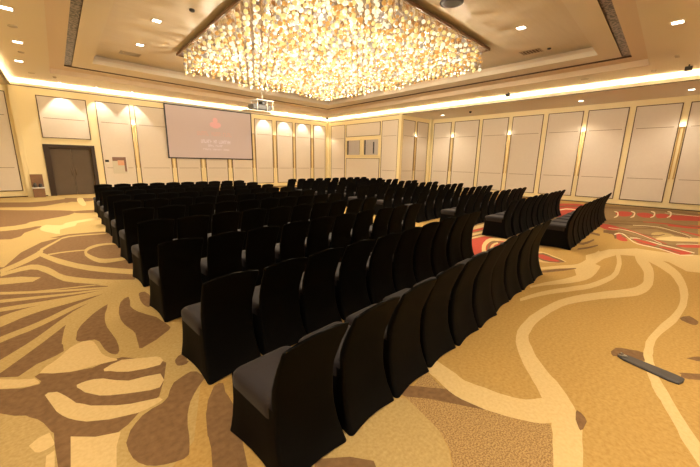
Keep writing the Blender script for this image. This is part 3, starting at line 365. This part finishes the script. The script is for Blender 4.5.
# pilasters at the corners
mb=MB()
for a,b in (((XR-.08,13.62,0),(XR+.14,13.84,ZS)),((XR-.10,20.68,0),(XR-.002,YF-.002,ZS)),((OR-.2,13.55,0),(OR-.002,13.698,ZS-.005)),((-.60,YF-.14,0),(-.42,YF-.002,ZS))): mb.box(a,b,M['frame'])
tag(mb.build('trim_3'),'cream pilasters at the wall corners','trim',kind='structure')
mb=MB()
mb.box((OL,YF-.02,0),(D0-.12,YF-.001,.05),M['trim']); mb.box((D1+.12,YF-.02,0),(XR-.1,YF-.001,.05),M['trim'])
tag(mb.build('baseboard_front'),'dark skirting line along the front wall','baseboard',kind='structure')
mb=MB(); mb.box((OR-.02,ON,0),(OR-.001,13.54,.05),M['trim']); tag(mb.build('baseboard_right'),'dark skirting line along the right wall','baseboard',kind='structure')
mb=MB(); mb.box((XR-.02,13.9,0),(XR-.001,20.6,.05),M['trim']); tag(mb.build('baseboard_booth'),'dark skirting line under the booth windows','baseboard',kind='structure')

# booth windows
for n,(u0,u1,bar) in enumerate(((17.22,18.76,None),(15.45,16.98,15.98))):
    e=empty('window_%d'%(n+1),(XR,(u0+u1)/2,2.3)); L=lambda mb:[(v[0]-XR,v[1]-(u0+u1)/2,v[2]-2.3) for v in mb.v]
    mb=MB()
    for a in ((u0,u0+.07,2.26,3.44),(u1-.07,u1,2.26,3.44),(u0+.07,u1-.07,2.26,2.34),(u0+.07,u1-.07,3.36,3.44)): wall_rect(mb,'booth',*a,0,.09,M['frame'])
    mb.v=L(mb); mb.build('window_frame',e)
    mb=MB(); wall_rect(mb,'booth',u0+.07,u1-.07,2.34,3.36,0,.012,M['blind']); mb.v=L(mb); mb.build('blind',e)
    mb=MB(); mb.face([(XR-.05,u0+.07,2.34),(XR-.05,u1-.07,2.34),(XR-.05,u1-.07,3.36),(XR-.05,u0+.07,3.36)],M['glass']); mb.v=L(mb); mb.build('window_pane',e)
    mb=MB(); wall_rect(mb,'booth',u1-.22,u1-.09,2.35,3.35,.013,.035,M['rubber'])
    if bar: wall_rect(mb,'booth',bar-.05,bar+.06,2.42,3.2,.013,.035,M['rubber'])
    else: wall_rect(mb,'booth',u0+.09,u0+.16,2.35,3.35,.013,.035,M['rubber'])
    mb.v=L(mb); mb.build('dark_mullion',e)
    tag(e,('left' if n==0 else 'right')+' of the two small booth windows with pale blinds','window',kind='structure')

# door
e=empty('door_1',((D0+D1)/2,YF+.28,0)); cx=(D0+D1)/2; cy=YF+.28
def local(mb,x,y,z=0): mb.v=[(a-x,b-y,c-z) for a,b,c in mb.v]; return mb
mb=MB(); mb.box((D0-.02,YF-.05,0),(D0+.20,YF+.27,DH),M['door_frame']); mb.box((D1-.10,YF-.05,0),(D1+.05,YF+.27,DH),M['door_frame']); mb.box((D0+.20,YF-.05,DH-.14),(D1-.10,YF+.27,DH),M['door_frame'])
local(mb,cx,cy).build('door_frame',e,.006)
for k,(a,b) in enumerate(((D0+.20,cx+.05),(cx+.054,D1-.10))):
    mb=MB(); mb.box((a,YF+.16,.01),(b,YF+.21,DH-.14),M['door']); l=local(mb,cx,cy).build('door_leaf',e,.003)
    mb=MB(); hx=cx-.03 if k==0 else cx+.13; mb.tube((hx,YF+.12,.95),(hx,YF+.12,1.25),.012,M['trim']); mb.tube((hx,YF+.12,.98),(hx,YF+.17,.98),.008,M['trim']); mb.tube((hx,YF+.12,1.22),(hx,YF+.17,1.22),.008,M['trim'])
    local(mb,cx,cy).build('door_handle',l)
tag(e,'dark framed double door of brown veneer at the left end of front wall','door',kind='structure')

# ------------------------------------------------------------------ sconces: gold bars in the gaps with a small lamp on top
def sconce(wall,u,w,label,lit,group):
    pos={'front':(u,YF,1.32),'ret':(u,13.70,1.32),'right':(OR,u,1.32)}[wall]
    e=empty('wall_sconce',pos)
    for s in (-1,1):
        mb=MB(); wall_rect(mb,wall,u+s*w-.02,u+s*w+.02,1.32,3.5,.0,.05,M['gold']); local(mb,*pos).build('gold_bar',e)
    mb=MB(); wall_rect(mb,wall,u-w+.02,u+w-.02,1.32,3.5,.0,.018,M['frame']); local(mb,*pos).build('back_plate',e)
    mb=MB(); wall_rect(mb,wall,u-w-.02,u+w+.02,3.5,3.54,.0,.08,M['gold']); cap=local(mb,*pos).build('lamp_housing',e)
    mb=MB(); wall_rect(mb,wall,u-w,u+w,3.54,3.56,.012,.07,M['lampsmall'] if lit else M['lgrey']); local(mb,*pos).build('lamp',cap)
    tag(e,label,'sconce',group)
    if lit:
        li=bpy.data.lights.new('sconce_light','POINT'); li.energy=1.2; li.color=WARM; li.shadow_soft_size=.03
        lo=bpy.data.objects.new('sconce_light',li); q={'front':(u,YF-.10,3.62),'ret':(u,13.60,3.62),'right':(OR-.10,u,3.62)}[wall]; lo.location=q; COL.objects.link(lo)
FS=[(3.865,.07,'gold twin-bar sconce on the front wall between poster panel and screen'),(5.655,.08,'gold twin-bar strip under the left edge of the screen'),(7.28,.10,'second gold twin-bar strip from the left under the screen'),
    (8.94,.10,'third gold twin-bar strip from the left under the screen'),(10.62,.08,'gold twin-bar strip beside the right edge of the screen'),(12.22,.10,'first gold strip right of the screen edge strip'),
    (13.815,.08,'second gold strip right of the screen edge strip'),(15.44,.09,'last gold strip on the front wall before the corner')]
for i,(u,w,l) in enumerate(FS): sconce('front',u,w,l,i==0,'gold strips on the front wall')
RS=[(1.11,'lit gold twin-bar sconce nearest the camera on the right wall'),(4.665,'second nearest lit gold sconce on the right wall'),(8.30,'third nearest lit gold sconce on the right wall'),(11.98,'farthest lit gold sconce on the right wall, near the recess corner')]
for u,l in RS: sconce('right',u,.065,l,True,'lit sconces on the right wall')
sconce('ret',18.575,.07,'lit gold sconce on the short return wall of the recess',True,None)

# ------------------------------------------------------------------ projection screen
S0,S1,SB,ST=5.42,10.42,1.91,4.74; sy=YF-.12
e=empty('projection_screen',((S0+S1)/2,sy,SB)); P=((S0+S1)/2,sy,SB)
mb=MB(); mb.box((S0,sy,SB),(S1,sy+.012,ST),M['screen']); local(mb,*P).build('screen_fabric',e)
mb=MB(); b=.06
for a in ((S0-b,S0,SB-b,ST+b),(S1,S1+b,SB-b,ST+b),(S0,S1,SB-b,SB),(S0,S1,ST,ST+b)): mb.box((a[0],sy-.012,a[2]),(a[1],sy+.03,a[3]),M['black'])
local(mb,*P).build('black_border',e)
mb=MB(); mb.box((S0-.02,sy-.03,ST+b),(S1+.05,sy+.1,ST+b+.09),M['lgrey']); local(mb,*P).build('screen_housing',e)
# projected emblem: a flower-like mark of four petals
mb=MB(); yy=sy-.003
def blob(cx,cz,rx,rz,m,n=18): mb.face([(cx+rx*math.cos(2*PI*k/n),yy,cz+rz*math.sin(2*PI*k/n)) for k in range(n)],m)
blob(8.12,4.13,.15,.16,M['s_pink']); yy-=.0005; blob(7.95,3.88,.17,.15,M['s_pink']); yy-=.0005; blob(8.29,3.88,.17,.15,M['s_pink']); yy-=.0005; mb.face([(8.12,yy,4.05),(7.95,yy,3.68),(8.29,yy,3.68)],M['s_pink'])
local(mb,*P).build('projected_emblem',e)
mb=MB(); yy=sy-.003; rr=random.Random(3)
def textline(x0,x1,z,h,m,words):
    n=sum(words)+len(words)-1; w=(x1-x0)/n; x=x0
    for wd in words:
        for k in range(wd):
            st=w*.22
            mb.face([(x+w*.08,yy,z),(x+w*.08+st,yy,z),(x+w*.08+st,yy,z+h),(x+w*.08,yy,z+h)],m)
            t=rr.choice((.0,.4,.78)); mb.face([(x+w*.08,yy-.0004,z+h*t),(x+w*.88,yy-.0004,z+h*t),(x+w*.88,yy-.0004,z+h*(t+.22)),(x+w*.08,yy-.0004,z+h*(t+.22))],m)
            if rr.random()<.6: mb.face([(x+w*.66,yy-.0008,z),(x+w*.88,yy-.0008,z),(x+w*.88,yy-.0008,z+h),(x+w*.66,yy-.0008,z+h)],m)
            x+=w
        x+=w
for args in ((7.0,9.1,3.22,.24,M['s_red'],(5,4,4)),(7.2,9.0,2.79,.20,M['s_white'],(6,2,7)),(7.6,8.5,2.58,.12,M['s_white'],(4,5)),(7.3,8.9,2.38,.09,M['s_white'],(5,6,4))):
    mb=MB(); textline(*args); local(mb,*P).build('text_line',e)
tag(e,'large projection screen showing a pink emblem and faint lines of text','screen')

# poster and control plate
P=(3.07,YF-.02,1.02); e=empty('wall_poster',P)
mb=MB(); mb.box((2.74,YF-.055,1.02),(3.40,YF-.021,1.86),M['p_grey']); local(mb,*P).build('poster_board',e)
mb=MB(); y=YF-.058
def pr(x0,x1,z0,z1,m,dy=0): mb.box((x0,y-dy,z0),(x1,y+.004,z1),m)
pr(2.745,3.30,1.66,1.855,M['p_brown']); pr(2.96,3.30,1.44,1.70,M['p_red'],.001); pr(3.24,3.33,1.12,1.86,M['p_brown'],.002); pr(3.33,3.395,1.03,1.85,M['picture'],.001)
local(mb,*P).build('poster_print',e)
tag(e,'small poster with rust and brown print on the panel right of door','poster')
P=(2.51,YF-.02,1.5); e=empty('control_panel',P)
mb=MB(); mb.box((2.44,YF-.05,1.60),(2.60,YF-.021,1.71),M['black']); local(mb,*P).build('control_screen',e,.004)
mb=MB(); mb.box((2.46,YF-.04,1.49),(2.58,YF-.021,1.60),M['whitep']); local(mb,*P).build('switch_plate',e,.004)
tag(e,'small black control plate on the wall left of the poster','control panel')

# wooden stand beside the door
P=(-.20,YF-.36,0); e=empty('wooden_stand',P)
mb=MB(); mb.box((-.40,YF-.56,.0),(.0,YF-.20,.40),M['stain']); local(mb,*P).build('cabinet_base',e,.01)
mb=MB(); mb.box((-.42,YF-.58,.40),(.02,YF-.18,.44),M['whitep']); local(mb,*P).build('shelf_top',e,.005)
mb=MB(); mb.box((-.42,YF-.24,.44),(.0,YF-.20,1.02),M['stain']); local(mb,*P).build('back_panel',e,.008)
tag(e,'low brown wooden stand with a tall back panel left of door','stand')
for k,(x,h,l) in enumerate(((-.30,.20,'left dark glass jar on the wooden stand by the door'),(-.12,.17,'right dark glass jar on the wooden stand by the door'))):
    mb=MB(); mb.lathe((0,0,0),[(.055,0),(.065,.02),(.065,h*.7),(.04,h*.85),(.04,h)],M['grey']); j=mb.build('glass_jar'); j.location=(x,YF-.38,.441); tag(j,l,'jar','jars on the wooden stand')

# ------------------------------------------------------------------ projector on its lift
P=(7.93,14.85,4.10); e=empty('ceiling_projector',P)
mb=MB(); mb.box((7.46,14.6,4.12),(8.40,15.15,4.36),M['grey']); mb.box((7.90,14.62,4.36),(8.10,14.95,4.50),M['black']); local(mb,*P).build('projector_body',e,.03)
mb=MB(); mb.tube((7.72,15.15,4.24),(7.72,15.27,4.24),.09,M['black'],20); mb.tube((7.72,15.27,4.24),(7.72,15.275,4.24),.07,M['steel'],20); local(mb,*P).build('lens',e)
mb=MB(); mb.box((7.60,14.55,4.52),(8.50,15.2,4.56),M['whitep']); local(mb,*P).build('lift_plate',e,.004)
mb=MB(); mb.box((7.10,14.55,4.04),(8.50,15.2,4.07),M['whitep']); local(mb,*P).build('ceiling_hatch',e,.004)
for x in (7.66,8.16,8.44):
    for y in (14.58,15.16):
        mb=MB(); mb.tube((x,y,4.07),(x,y,4.52),.016,M['whitep']); local(mb,*P).build('lift_rod',e)
mb=MB(); mb.tube((8.05,14.85,4.56),(8.05,14.85,ZT),.022,M['lgrey']); local(mb,*P).build('drop_pole',e)
tag(e,'grey ceiling projector in a white lift frame hanging before the screen','projector')

# ------------------------------------------------------------------ ceiling fittings
def downlight(x,y,z,label,group,energy,size=.2,spot=130,on=True):
    e=empty('ceiling_downlight',(x,y,z))
    mb=MB(); h=size/2; w=.03
    for a in ((-h-w,-h-w,h+w,-h),(-h-w,h,h+w,h+w),(-h-w,-h,-h,h),(h,-h,h+w,h)): mb.box((a[0],a[1],-.012),(a[2],a[3],-.0005),M['lip'])
    mb.build('lamp_frame',e)
    mb=MB(); mb.box((-h,-h,-.009),(h,h,-.0005),M['lampon'] if on else M['lgrey']); mb.build('lamp_diffuser',e)
    tag(e,label,'downlight',group)
    if energy:
        li=bpy.data.lights.new('downlight_beam','SPOT'); li.energy=energy; li.color=WARM; li.spot_size=math.radians(spot); li.spot_blend=.8; li.shadow_soft_size=.09
        lo=bpy.data.objects.new('downlight_beam',li); lo.location=(x,y,z-.03); COL.objects.link(lo)
g='square downlights in the ceiling border'
E1=330
for x,y,l in ((-.08,17.24,'square downlight in the left ceiling border, nearest the door'),(-.02,14.5,'square downlight in the left ceiling border, middle of three'),(-.10,11.5,'square downlight in the left ceiling border, nearest the top left corner'),
    (11.24,1.08,'square downlight in the right ceiling border at the top right')): downlight(x,y,ZC,l,g,E1*(.7 if x<1 else 1.1))
for x,y,l in ((-.1,8.6,'unseen left border downlight added to light the carpet, farther one'),(-.1,5.7,'unseen left border downlight added to light the carpet, nearer one')): downlight(x,y,ZC,l,g,E1*.6)  # two lamps added out of view to brighten the left carpet
downlight(3.2,-1.1,ZS,'unseen soffit downlight behind the camera, added to light the right carpet','unseen downlights added near the camera',E1*1.6,spot=95)  # unseen lamp added to brighten the near right carpet
downlight(-.55,.75,ZC,'unseen border downlight above the camera, added to light the left carpet','unseen downlights added near the camera',E1*1.2,spot=80)  # unseen lamp added for more light on the near left carpet
g='square downlights in the tray ceiling'
for x,y,l in ((3.08,14.16,'square tray downlight beside the vent, left of the chandelier'),(2.98,11.45,'square tray downlight left of chandelier, nearer the camera'),(10.63,4.36,'square tray downlight right of the chandelier')): downlight(x,y,ZT,l,g,E1)
g='slim downlights in the right recess soffit'
for y,l,on in ((11.9,'lit downlight in the recess soffit, farthest from the camera',1),(8.5,'unlit downlight in the recess soffit',0),(4.61,'lit downlight in the recess soffit, second nearest',1),(1.0,'lit downlight in the recess soffit at the right edge',1)): downlight(18.82,y,ZS,l,g,E1*.38 if on else 0,.17,on=bool(on))
# wall washers along the front wall
g='wall washers along the front wall'
names=['wall washer over the door panel','wall washer over the left edge of the poster panel','wall washer over the gold sconce left of screen','first wall washer right of the screen','second wall washer right of the screen','third wall washer right of the screen','fourth wall washer right of the screen, by the corner']
for x,l,pw in zip((1.12,2.45,3.90,11.42,13.0,14.55,16.0),names,(1,.8,.8,1,1,.9,.8)):
    e=empty('wall_washer',(x,YF-.42,ZC))
    mb=MB(); mb.lathe((0,0,0),[(.075,-.014),(.085,-.001)],M['lip'],16); mb.build('lamp_ring',e)
    mb=MB(); mb.lathe((0,0,0),[(.05,-.018),(.055,-.0141)],M['lampon'],16); mb.build('lamp_lens',e)
    tag(e,l,'wall washer',g)
    li=bpy.data.lights.new('washer_beam','SPOT'); li.energy=110*pw; li.color=(1,.88,.70); li.spot_size=math.radians(76); li.spot_blend=.35; li.shadow_soft_size=.03
    lo=bpy.data.objects.new('washer_beam',li); lo.location=(x,YF-.42,ZC-.04); COL.objects.link(lo)
# vents, detectors, a round disc
def vent(x,y,z,sx,sy_,label):
    e=empty('ceiling_vent',(x,y,z)); mb=MB(); f=.035
    for a in ((-sx,-sy_,sx,-sy_+f),(-sx,sy_-f,sx,sy_),(-sx,-sy_+f,-sx+f,sy_-f),(sx-f,-sy_+f,sx,sy_-f)): mb.box((a[0],a[1],-.015),(a[2],a[3],-.0005),M['vent'])
    mb.build('vent_frame',e)
    mb=MB(); mb.box((-sx+f,-sy_+f,-.004),(sx-f,sy_-f,-.0005),M['ventdark'])
    n=6
    for k in range(n): 
        yy=-sy_+f+(2*sy_-2*f)*(k+.5)/n; mb.box((-sx+f,yy-.012,-.012),(sx-f,yy+.012,-.0045),M['vent'])
    mb.build('vent_grille',e); tag(e,label,'vent','ceiling vents')
vent(3.03,15.6,ZT,.33,.22,'rectangular vent in the tray ceiling left of the chandelier'); vent(13.0,4.9,ZT,.22,.33,'rectangular vent in the tray ceiling right of the chandelier')
def disc(name,x,y,z,r,h,m,label,cat,group=None):
    mb=MB(); mb.lathe((0,0,0),[(r*.7,-h),(r,-h*.6),(r,-.0005)],m,20); o=mb.build(name); o.location=(x,y,z); tag(o,label,cat,group)
disc('smoke_detector',3.47,9.98,ZT,.07,.05,M['grey'],'small dark smoke detector in the tray left of the chandelier','detector','smoke detectors')
disc('smoke_detector',13.04,4.35,ZT,.06,.04,M['grey'],'small smoke detector beside the right tray vent','detector','smoke detectors')
disc('smoke_detector',.92,19.35,ZC,.06,.06,M['vent'],'pale detector in the ceiling border above the door','detector','smoke detectors')
disc('smoke_detector',16.0,1.9,ZC,.07,.06,M['vent'],'pale detector in the right ceiling border corner','detector','smoke detectors')
disc('smoke_detector',.22,19.26,ZC,.10,.02,M['vent'],'flat pale disc in the ceiling border beyond the last left downlight','detector','smoke detectors')
disc('smoke_detector',.02,15.77,ZC,.08,.03,M['vent'],'pale disc between the two farther left downlights','detector','smoke detectors')
disc('smoke_detector',-.06,12.9,ZC,.10,.03,M['vent'],'pale disc between the two nearer left downlights','detector','smoke detectors')
disc('smoke_detector',15.85,3.87,ZC,.13,.02,M['vent'],'flat pale disc in the right ceiling border','detector','smoke detectors')
disc('ceiling_disc',7.86,4.95,ZT,.28,.05,M['grey'],'round grey ceiling speaker above the chandelier edge at top','roundel')  # plain round grey disc on the tray
disc('ceiling_dome_camera',18.5,9.9,ZS,.07,.09,M['black'],'small black dome camera under the recess soffit','camera')
def bullet(x,y,z,label):
    e=empty('spot_bracket',(x,y,z)); mb=MB(); mb.tube((0,0,-.001),(0,0,-.06),.02,M['black']); mb.build('bracket_stem',e)
    mb=MB(); mb.box((-.07,-.09,-.19),(.07,.09,-.06),M['black']); mb.build('bracket_body',e,.01); tag(e,label,'ceiling bracket','black ceiling brackets')
bullet(16.35,6.95,ZC,'small black bracket under the cove, midway along the right side'); bullet(16.3,20.2,ZC,'small black bracket at the far corner of the cove'); bullet(15.9,1.03,ZC,'black bracket at the right edge of the ceiling border')
vent(14.5,1.25,ZC,.16,.05,'small slot vent in the ceiling border at upper right')

# cove lamps (linear lamps lying in the trough behind the lip)
def cove(cx,cy,sx,sy_,en,nm,rz=0):
    li=bpy.data.lights.new(nm,'AREA'); li.shape='RECTANGLE'; li.size=sx; li.size_y=sy_; li.energy=en; li.color=(1,.83,.53)
    lo=bpy.data.objects.new(nm,li); lo.location=(cx,cy,ZS+.10); lo.rotation_euler=(PI,0,rz); COL.objects.link(lo)
EC=13
cove((XL+XR)/2,YF+.19,XR-XL+.3,.10,EC*15,'cove_lamp'); cove((XL+XR)/2,YN-.19,XR-XL+.3,.10,EC*17.5,'cove_lamp')
cove((XL+XN)/2-.19,(YN+YF)/2,.10,YF-YN,EC*8,'cove_lamp',math.atan2(XN-XL,YF-YN)); cove(XR+.19,(YN+YF)/2,.10,YF-YN,EC*21.3,'cove_lamp')

# ------------------------------------------------------------------ chandelier
ZP=5.52
CQ=((3.92,5.45),(11.42,5.68),(11.64,14.25),(4.23,13.95))      # plate corners: near left, near right, far right, far left
def cq(u,v): 
    return tuple((CQ[0][k]*(1-u)+CQ[1][k]*u)*(1-v)+(CQ[3][k]*(1-u)+CQ[2][k]*u)*v for k in (0,1))
def grow(d):
    c=(sum(p[0] for p in CQ)/4,sum(p[1] for p in CQ)/4); return [(p[0]+d*math.copysign(1,p[0]-c[0]),p[1]+d*math.copysign(1,p[1]-c[1])) for p in CQ]
cc=(7.8,9.85,ZP)
ch=empty('crystal_chandelier',cc)
tag(ch,'vast rectangular chandelier of glowing amber and white glass globes','chandelier')
mb=MB(); slab(mb,CQ,ZP,ZP+.02,M['mirror']); slab(mb,grow(-.3),ZP+.02,ZT-.001,M['plate_edge']); local(mb,*cc).build('mirror_plate',ch)
mb=MB(); G=grow(.05)
for k in range(4):
    l=(k+1)%4; slab(mb,[G[k],G[l],CQ[l],CQ[k]],ZP-.015,ZP+.07,M['plate_edge'])
local(mb,*cc).build('plate_edge',ch)
ico=bmesh.new(); bmesh.ops.create_icosphere(ico,subdivisions=2,radius=1); IV=[v.co.copy() for v in ico.verts]; IF=[tuple(v.index for v in f.verts) for f in ico.faces]; ico.free()
def add_ball(mb,c,r,m):
    i=len(mb.v); k=mb.mi(m)
    mb.v+=[(c[0]+p.x*r,c[1]+p.y*r,c[2]+p.z*r) for p in IV]
    for f in IF: mb.f.append(tuple(i+j for j in f)); mb.m.append(k); mb.s.append(True)
def pendant(mb,x,y,z0,rnd,long):
    z=-.06-rnd.random()*.08; n=4+(rnd.random()<.55)
    zb=-long
    zs=[z+(zb-z)*k/(n-1) for k in range(n)]
    for zz in zs:
        q=rnd.random(); m=M['g_white'] if q<.28 else M['g_yellow'] if q<.58 else M['g_amber'] if q<.86 else M['g_clear']
        add_ball(mb,(x+rnd.uniform(-.03,.03),y+rnd.uniform(-.03,.03),z0+zz),rnd.uniform(.040,.062),m)
    # the wire
    w=.003; i=len(mb.v); k=mb.mi(M['steel'])
    mb.v+=[(x-w,y-w,z0),(x+w,y-w,z0),(x,y+w,z0),(x-w,y-w,z0+zb),(x+w,y-w,z0+zb),(x,y+w,z0+zb)]
    for f in ((0,1,4,3),(1,2,5,4),(2,0,3,5)): mb.f.append(tuple(i+j for j in f)); mb.m.append(k); mb.s.append(False)
rnd=random.Random(11)
NX,NY=28,32
spots=[]
for i in range(NX):
    for j in range(NY):
        x,y=cq(.018+.964*(i+.5*(j%2)*.6)/(NX-.6),.015+.97*j/(NY-1))
        wave=.60+.05*math.sin(x*1.9+.6*math.sin(y*1.1))+.03*math.sin(y*2.3+x)
        spots.append((x,y,wave+rnd.uniform(-.04,.04)))
near=sorted(range(len(spots)),key=lambda k:(spots[k][0]**2+spots[k][1]**2))
# those the camera sees: within its view above the top edge
def inview(x,y): 
    f=.731*y+.682*x; r=.731*x-.682*y
    return abs(r)<1.02*f and (ZP-.5-1.8)<.76*.985*f*.98
near=[k for k in near if inview(spots[k][0],spots[k][1])][:100]; ns=set(near)
tm=[]
for k in near:
    x,y,l=spots[k]; mb=MB(); pendant(mb,0,0,0,rnd,l)
    o=mb.build('globe_pendant',ch); o.location=(x-cc[0],y-cc[1],0)
mb=MB()
for k,(x,y,l) in enumerate(spots):
    if k not in ns: pendant(mb,x-cc[0],y-cc[1],0,rnd,l)
o=mb.build('globe_curtain',ch); o['kind']='stuff'
for k in ('g_white','g_yellow','g_amber','g_clear'): M[k].cycles.emission_sampling='AUTO'
M['g_clear'].cycles.emission_sampling='NONE'; M['g_amber'].cycles.emission_sampling='NONE'

# point lights added just below the globes to boost the chandelier's light
for i in range(6):
    for j in range(6):
        li=bpy.data.lights.new('chandelier_boost','POINT'); li.energy=29; li.color=(1,.85,.63); li.shadow_soft_size=.05
        lo=bpy.data.objects.new('chandelier_boost',li); lo.location=(*cq((i+.5)/6,(j+.5)/6),ZP-.78); COL.objects.link(lo)
# ------------------------------------------------------------------ chairs
def rrect(hw,y0,y1,r,z,n=5,pinch=0,lift=0):
    """rounded rectangle outline, centred in x; pinch pulls the middle of every side in, lift raises the hem between the corners"""
    pts=[]
    for cx,cy,a0 in ((hw-r,y1-r,0),(-hw+r,y1-r,PI/2),(-hw+r,y0+r,PI),(hw-r,y0+r,1.5*PI)):
        for k in range(n+1):
            a=a0+PI/2*k/n; pts.append([cx+r*math.cos(a),cy+r*math.sin(a)])
    out=[]; N=len(pts)
    for i in range(N):
        p,q=pts[i],pts[(i+1)%N]
        out.append((p[0],p[1],z)); 
        L=math.hypot(q[0]-p[0],q[1]-p[1])
        if L>.12:
            for s in (.2,.4,.6,.8):
                x,y=p[0]+(q[0]-p[0])*s,p[1]+(q[1]-p[1])*s; w=math.sin(PI*s)
                nx,ny=-(q[1]-p[1])/L,(q[0]-p[0])/L
                out.append((x+nx*pinch*w,y+ny*pinch*w,z+lift*w))
    return out
def make_chair():
    e=empty('banquet_chair',(0,0,0))
    # back panel of the cover: leans back, waisted at seat height, arched top
    mb=MB(); rows=[]
    # (height, half width, rear surface, thickness)
    prof=[(.43,.2255,-.2035,.05),(.49,.2245,-.204,.055),(.56,.226,-.213,.055),(.65,.231,-.243,.05),(.74,.236,-.275,.04),(.80,.240,-.302,.032),(.838,.241,-.314,.026),(.856,.239,-.320,.020),(.864,.233,-.319,.012)]
    for z,hw,yr,th in prof:
        base=rrect(hw,yr,yr+th,min(.022,th*.48),z,3)
        up=max(0,(z-.70)/.164)
        rows.append([(x,y-.012*up*(1-(x/hw)**2),zz+.028*up*(1-(x/hw)**2)) for x,y,zz in base])
    mb.grid(rows,M['cloth'],cap1=True); mb.build('backrest',e)
    # seat: soft rounded cushion under the cloth
    mb=MB(); rows=[]
    for z,hw,y0,y1,r in ((.36,.232,-.165,.300,.05),(.415,.236,-.165,.311,.06),(.445,.232,-.165,.308,.06),(.463,.220,-.165,.294,.06),(.472,.196,-.165,.266,.06),(.476,.14,-.16,.17,.05)):
        rows.append(rrect(hw,y0,y1,r,z,4))
    mb.grid(rows,M['litcloth'],cap1=True); mb.build('seat',e)
    # skirt: stretched from the seat edge to the four feet, flaring towards the floor
    mb=MB(); rows=[]
    for z,hw,y0,y1,r,pi_,li in ((.432,.2258,-.2038,.312,.024,0,0),(.35,.227,-.2045,.308,.026,.002,0),(.25,.230,-.216,.308,.028,.008,0),(.13,.238,-.252,.318,.03,.014,0),(.04,.248,-.294,.330,.03,.018,0),(.004,.253,-.312,.336,.028,.020,.010)):
        rows.append(rrect(hw,y0,y1,r,z,4,pi_,li))
    mb.grid(rows,M['cloth']); mb.build('skirt',e)
    return e
proto=make_chair()
rc=random.Random(5)
NR,NC=10,10
ROWR=[0,1.37,2.72,4.09,5.48,6.84,8.1,9.41,10.62,11.96]; LEANR=[0,.01,.05,.10,.15,.2,.25,.3,.35,.4]
LEAN=[0,.02,.05,.11,.165,.21,.26,.32,.37,.42]; ROWY=[0,1.17,2.56,3.93,5.31,6.64,8.0,9.36,10.7,12.03]
def rowname(j): return ORD[j]+'-nearest row'
used=False
for blk,(x0,x1,rowslope) in (('left',(.98,5.73,.066)),('right',(8.50,13.76,.060))):
    for j in range(NR):
        for i in range(NC):
            t=i/(NC-1)
            lean=LEAN[j] if blk=='left' else LEANR[j]
            x=x0+(x1-x0)*t+lean
            y=(1.615 if blk=='left' else 2.10)+(ROWY if blk=='left' else ROWR)[j]+rowslope*(x-lean-x0)
            c=proto if not used else copy_tree(proto); used=True
            c.location=(x+rc.uniform(-.008,.008),y+rc.uniform(-.015,.015),0); c.rotation_euler=(0,0,math.radians(3.2 if blk=='left' else 3.0)+rc.uniform(-.018,.018))
            side='left' if i<5 else 'right'; n=i if i<5 else NC-1-i
            pos=('%smost'%side) if n==0 else '%s from %s'%(ORD[n],side)
            lab='black-covered chair %s in %s of %s seating block'%(pos,rowname(j) if j else 'nearest row',blk)
            c.scale=(1,1,1+.09*min(1,max(0,(math.hypot(x,y)-2.0)/4.0)))      # chairs are made taller with distance from the camera
            tag(c,lab,'chair','chairs in the %s seating block'%blk)

# dark flat floor plate on the carpet at the right
P=(3.83,.09,0); e=empty('cable_cover',P,0)
mb=MB(); a=Vector((3.90,.30)); b=Vector((3.80,-.14)); d=(b-a).normalized(); nrm=Vector((-d.y,d.x))
def pl(s,w,z): q=a+d*s+nrm*w; return (q.x,q.y,z)
L=(b-a).length
out=[(.0,-.035),(.06,-.065),(L-.06,-.085),(L,-.07),(L+.01,0),(L,.07),(L-.06,.085),(.06,.065),(0,.035)]
mb.grid([[pl(s,w,.003) for s,w in out],[pl(s,w*.95,.014) for s,w in out],[pl(s*.98+.004,w*.8,.020) for s,w in out]],M['rubber'],smooth=False,cap0=True,cap1=True); local(mb,*P).build('cover_body',e)
mb=MB(); mb.tube(pl(.0,-.03,.026),pl(.06,.0,.026),.006,M['steel']); mb.tube(pl(.0,.03,.026),pl(.06,.0,.026),.006,M['steel']); local(mb,*P).build('metal_clip',e)
tag(e,'dark grey flat rubber strip lying alone on the gold carpet','cable cover')

# ------------------------------------------------------------------ camera
cam=bpy.data.cameras.new('camera'); cam.sensor_fit='HORIZONTAL'; cam.sensor_width=36; cam.lens=327.3/700*36; cam.clip_start=.05
co=bpy.data.objects.new('camera',cam); COL.objects.link(co); scene.camera=co
yaw,pitch,roll=math.radians(42.996),math.radians(12.26),math.radians(-1.027)
fwd=Vector((math.sin(yaw)*math.cos(pitch),math.cos(yaw)*math.cos(pitch),-math.sin(pitch))); right=Vector((math.cos(yaw),-math.sin(yaw),0)); down=fwd.cross(right)
r2=right*math.cos(roll)+down*math.sin(roll); d2=-right*math.sin(roll)+down*math.cos(roll)
co.matrix_world=Matrix(((r2.x,-d2.x,-fwd.x,0),(r2.y,-d2.y,-fwd.y,0),(r2.z,-d2.z,-fwd.z,1.8),(0,0,0,1)))
w=bpy.data.worlds.new('world'); scene.world=w; w.use_nodes=True; w.node_tree.nodes['Background'].inputs[0].default_value=(.02,.016,.012,1); w.node_tree.nodes['Background'].inputs[1].default_value=.3
vs=scene.view_settings; vs.view_transform='Standard'; vs.look='None'; vs.exposure=1.12; vs.gamma=1; vs.use_curve_mapping=False
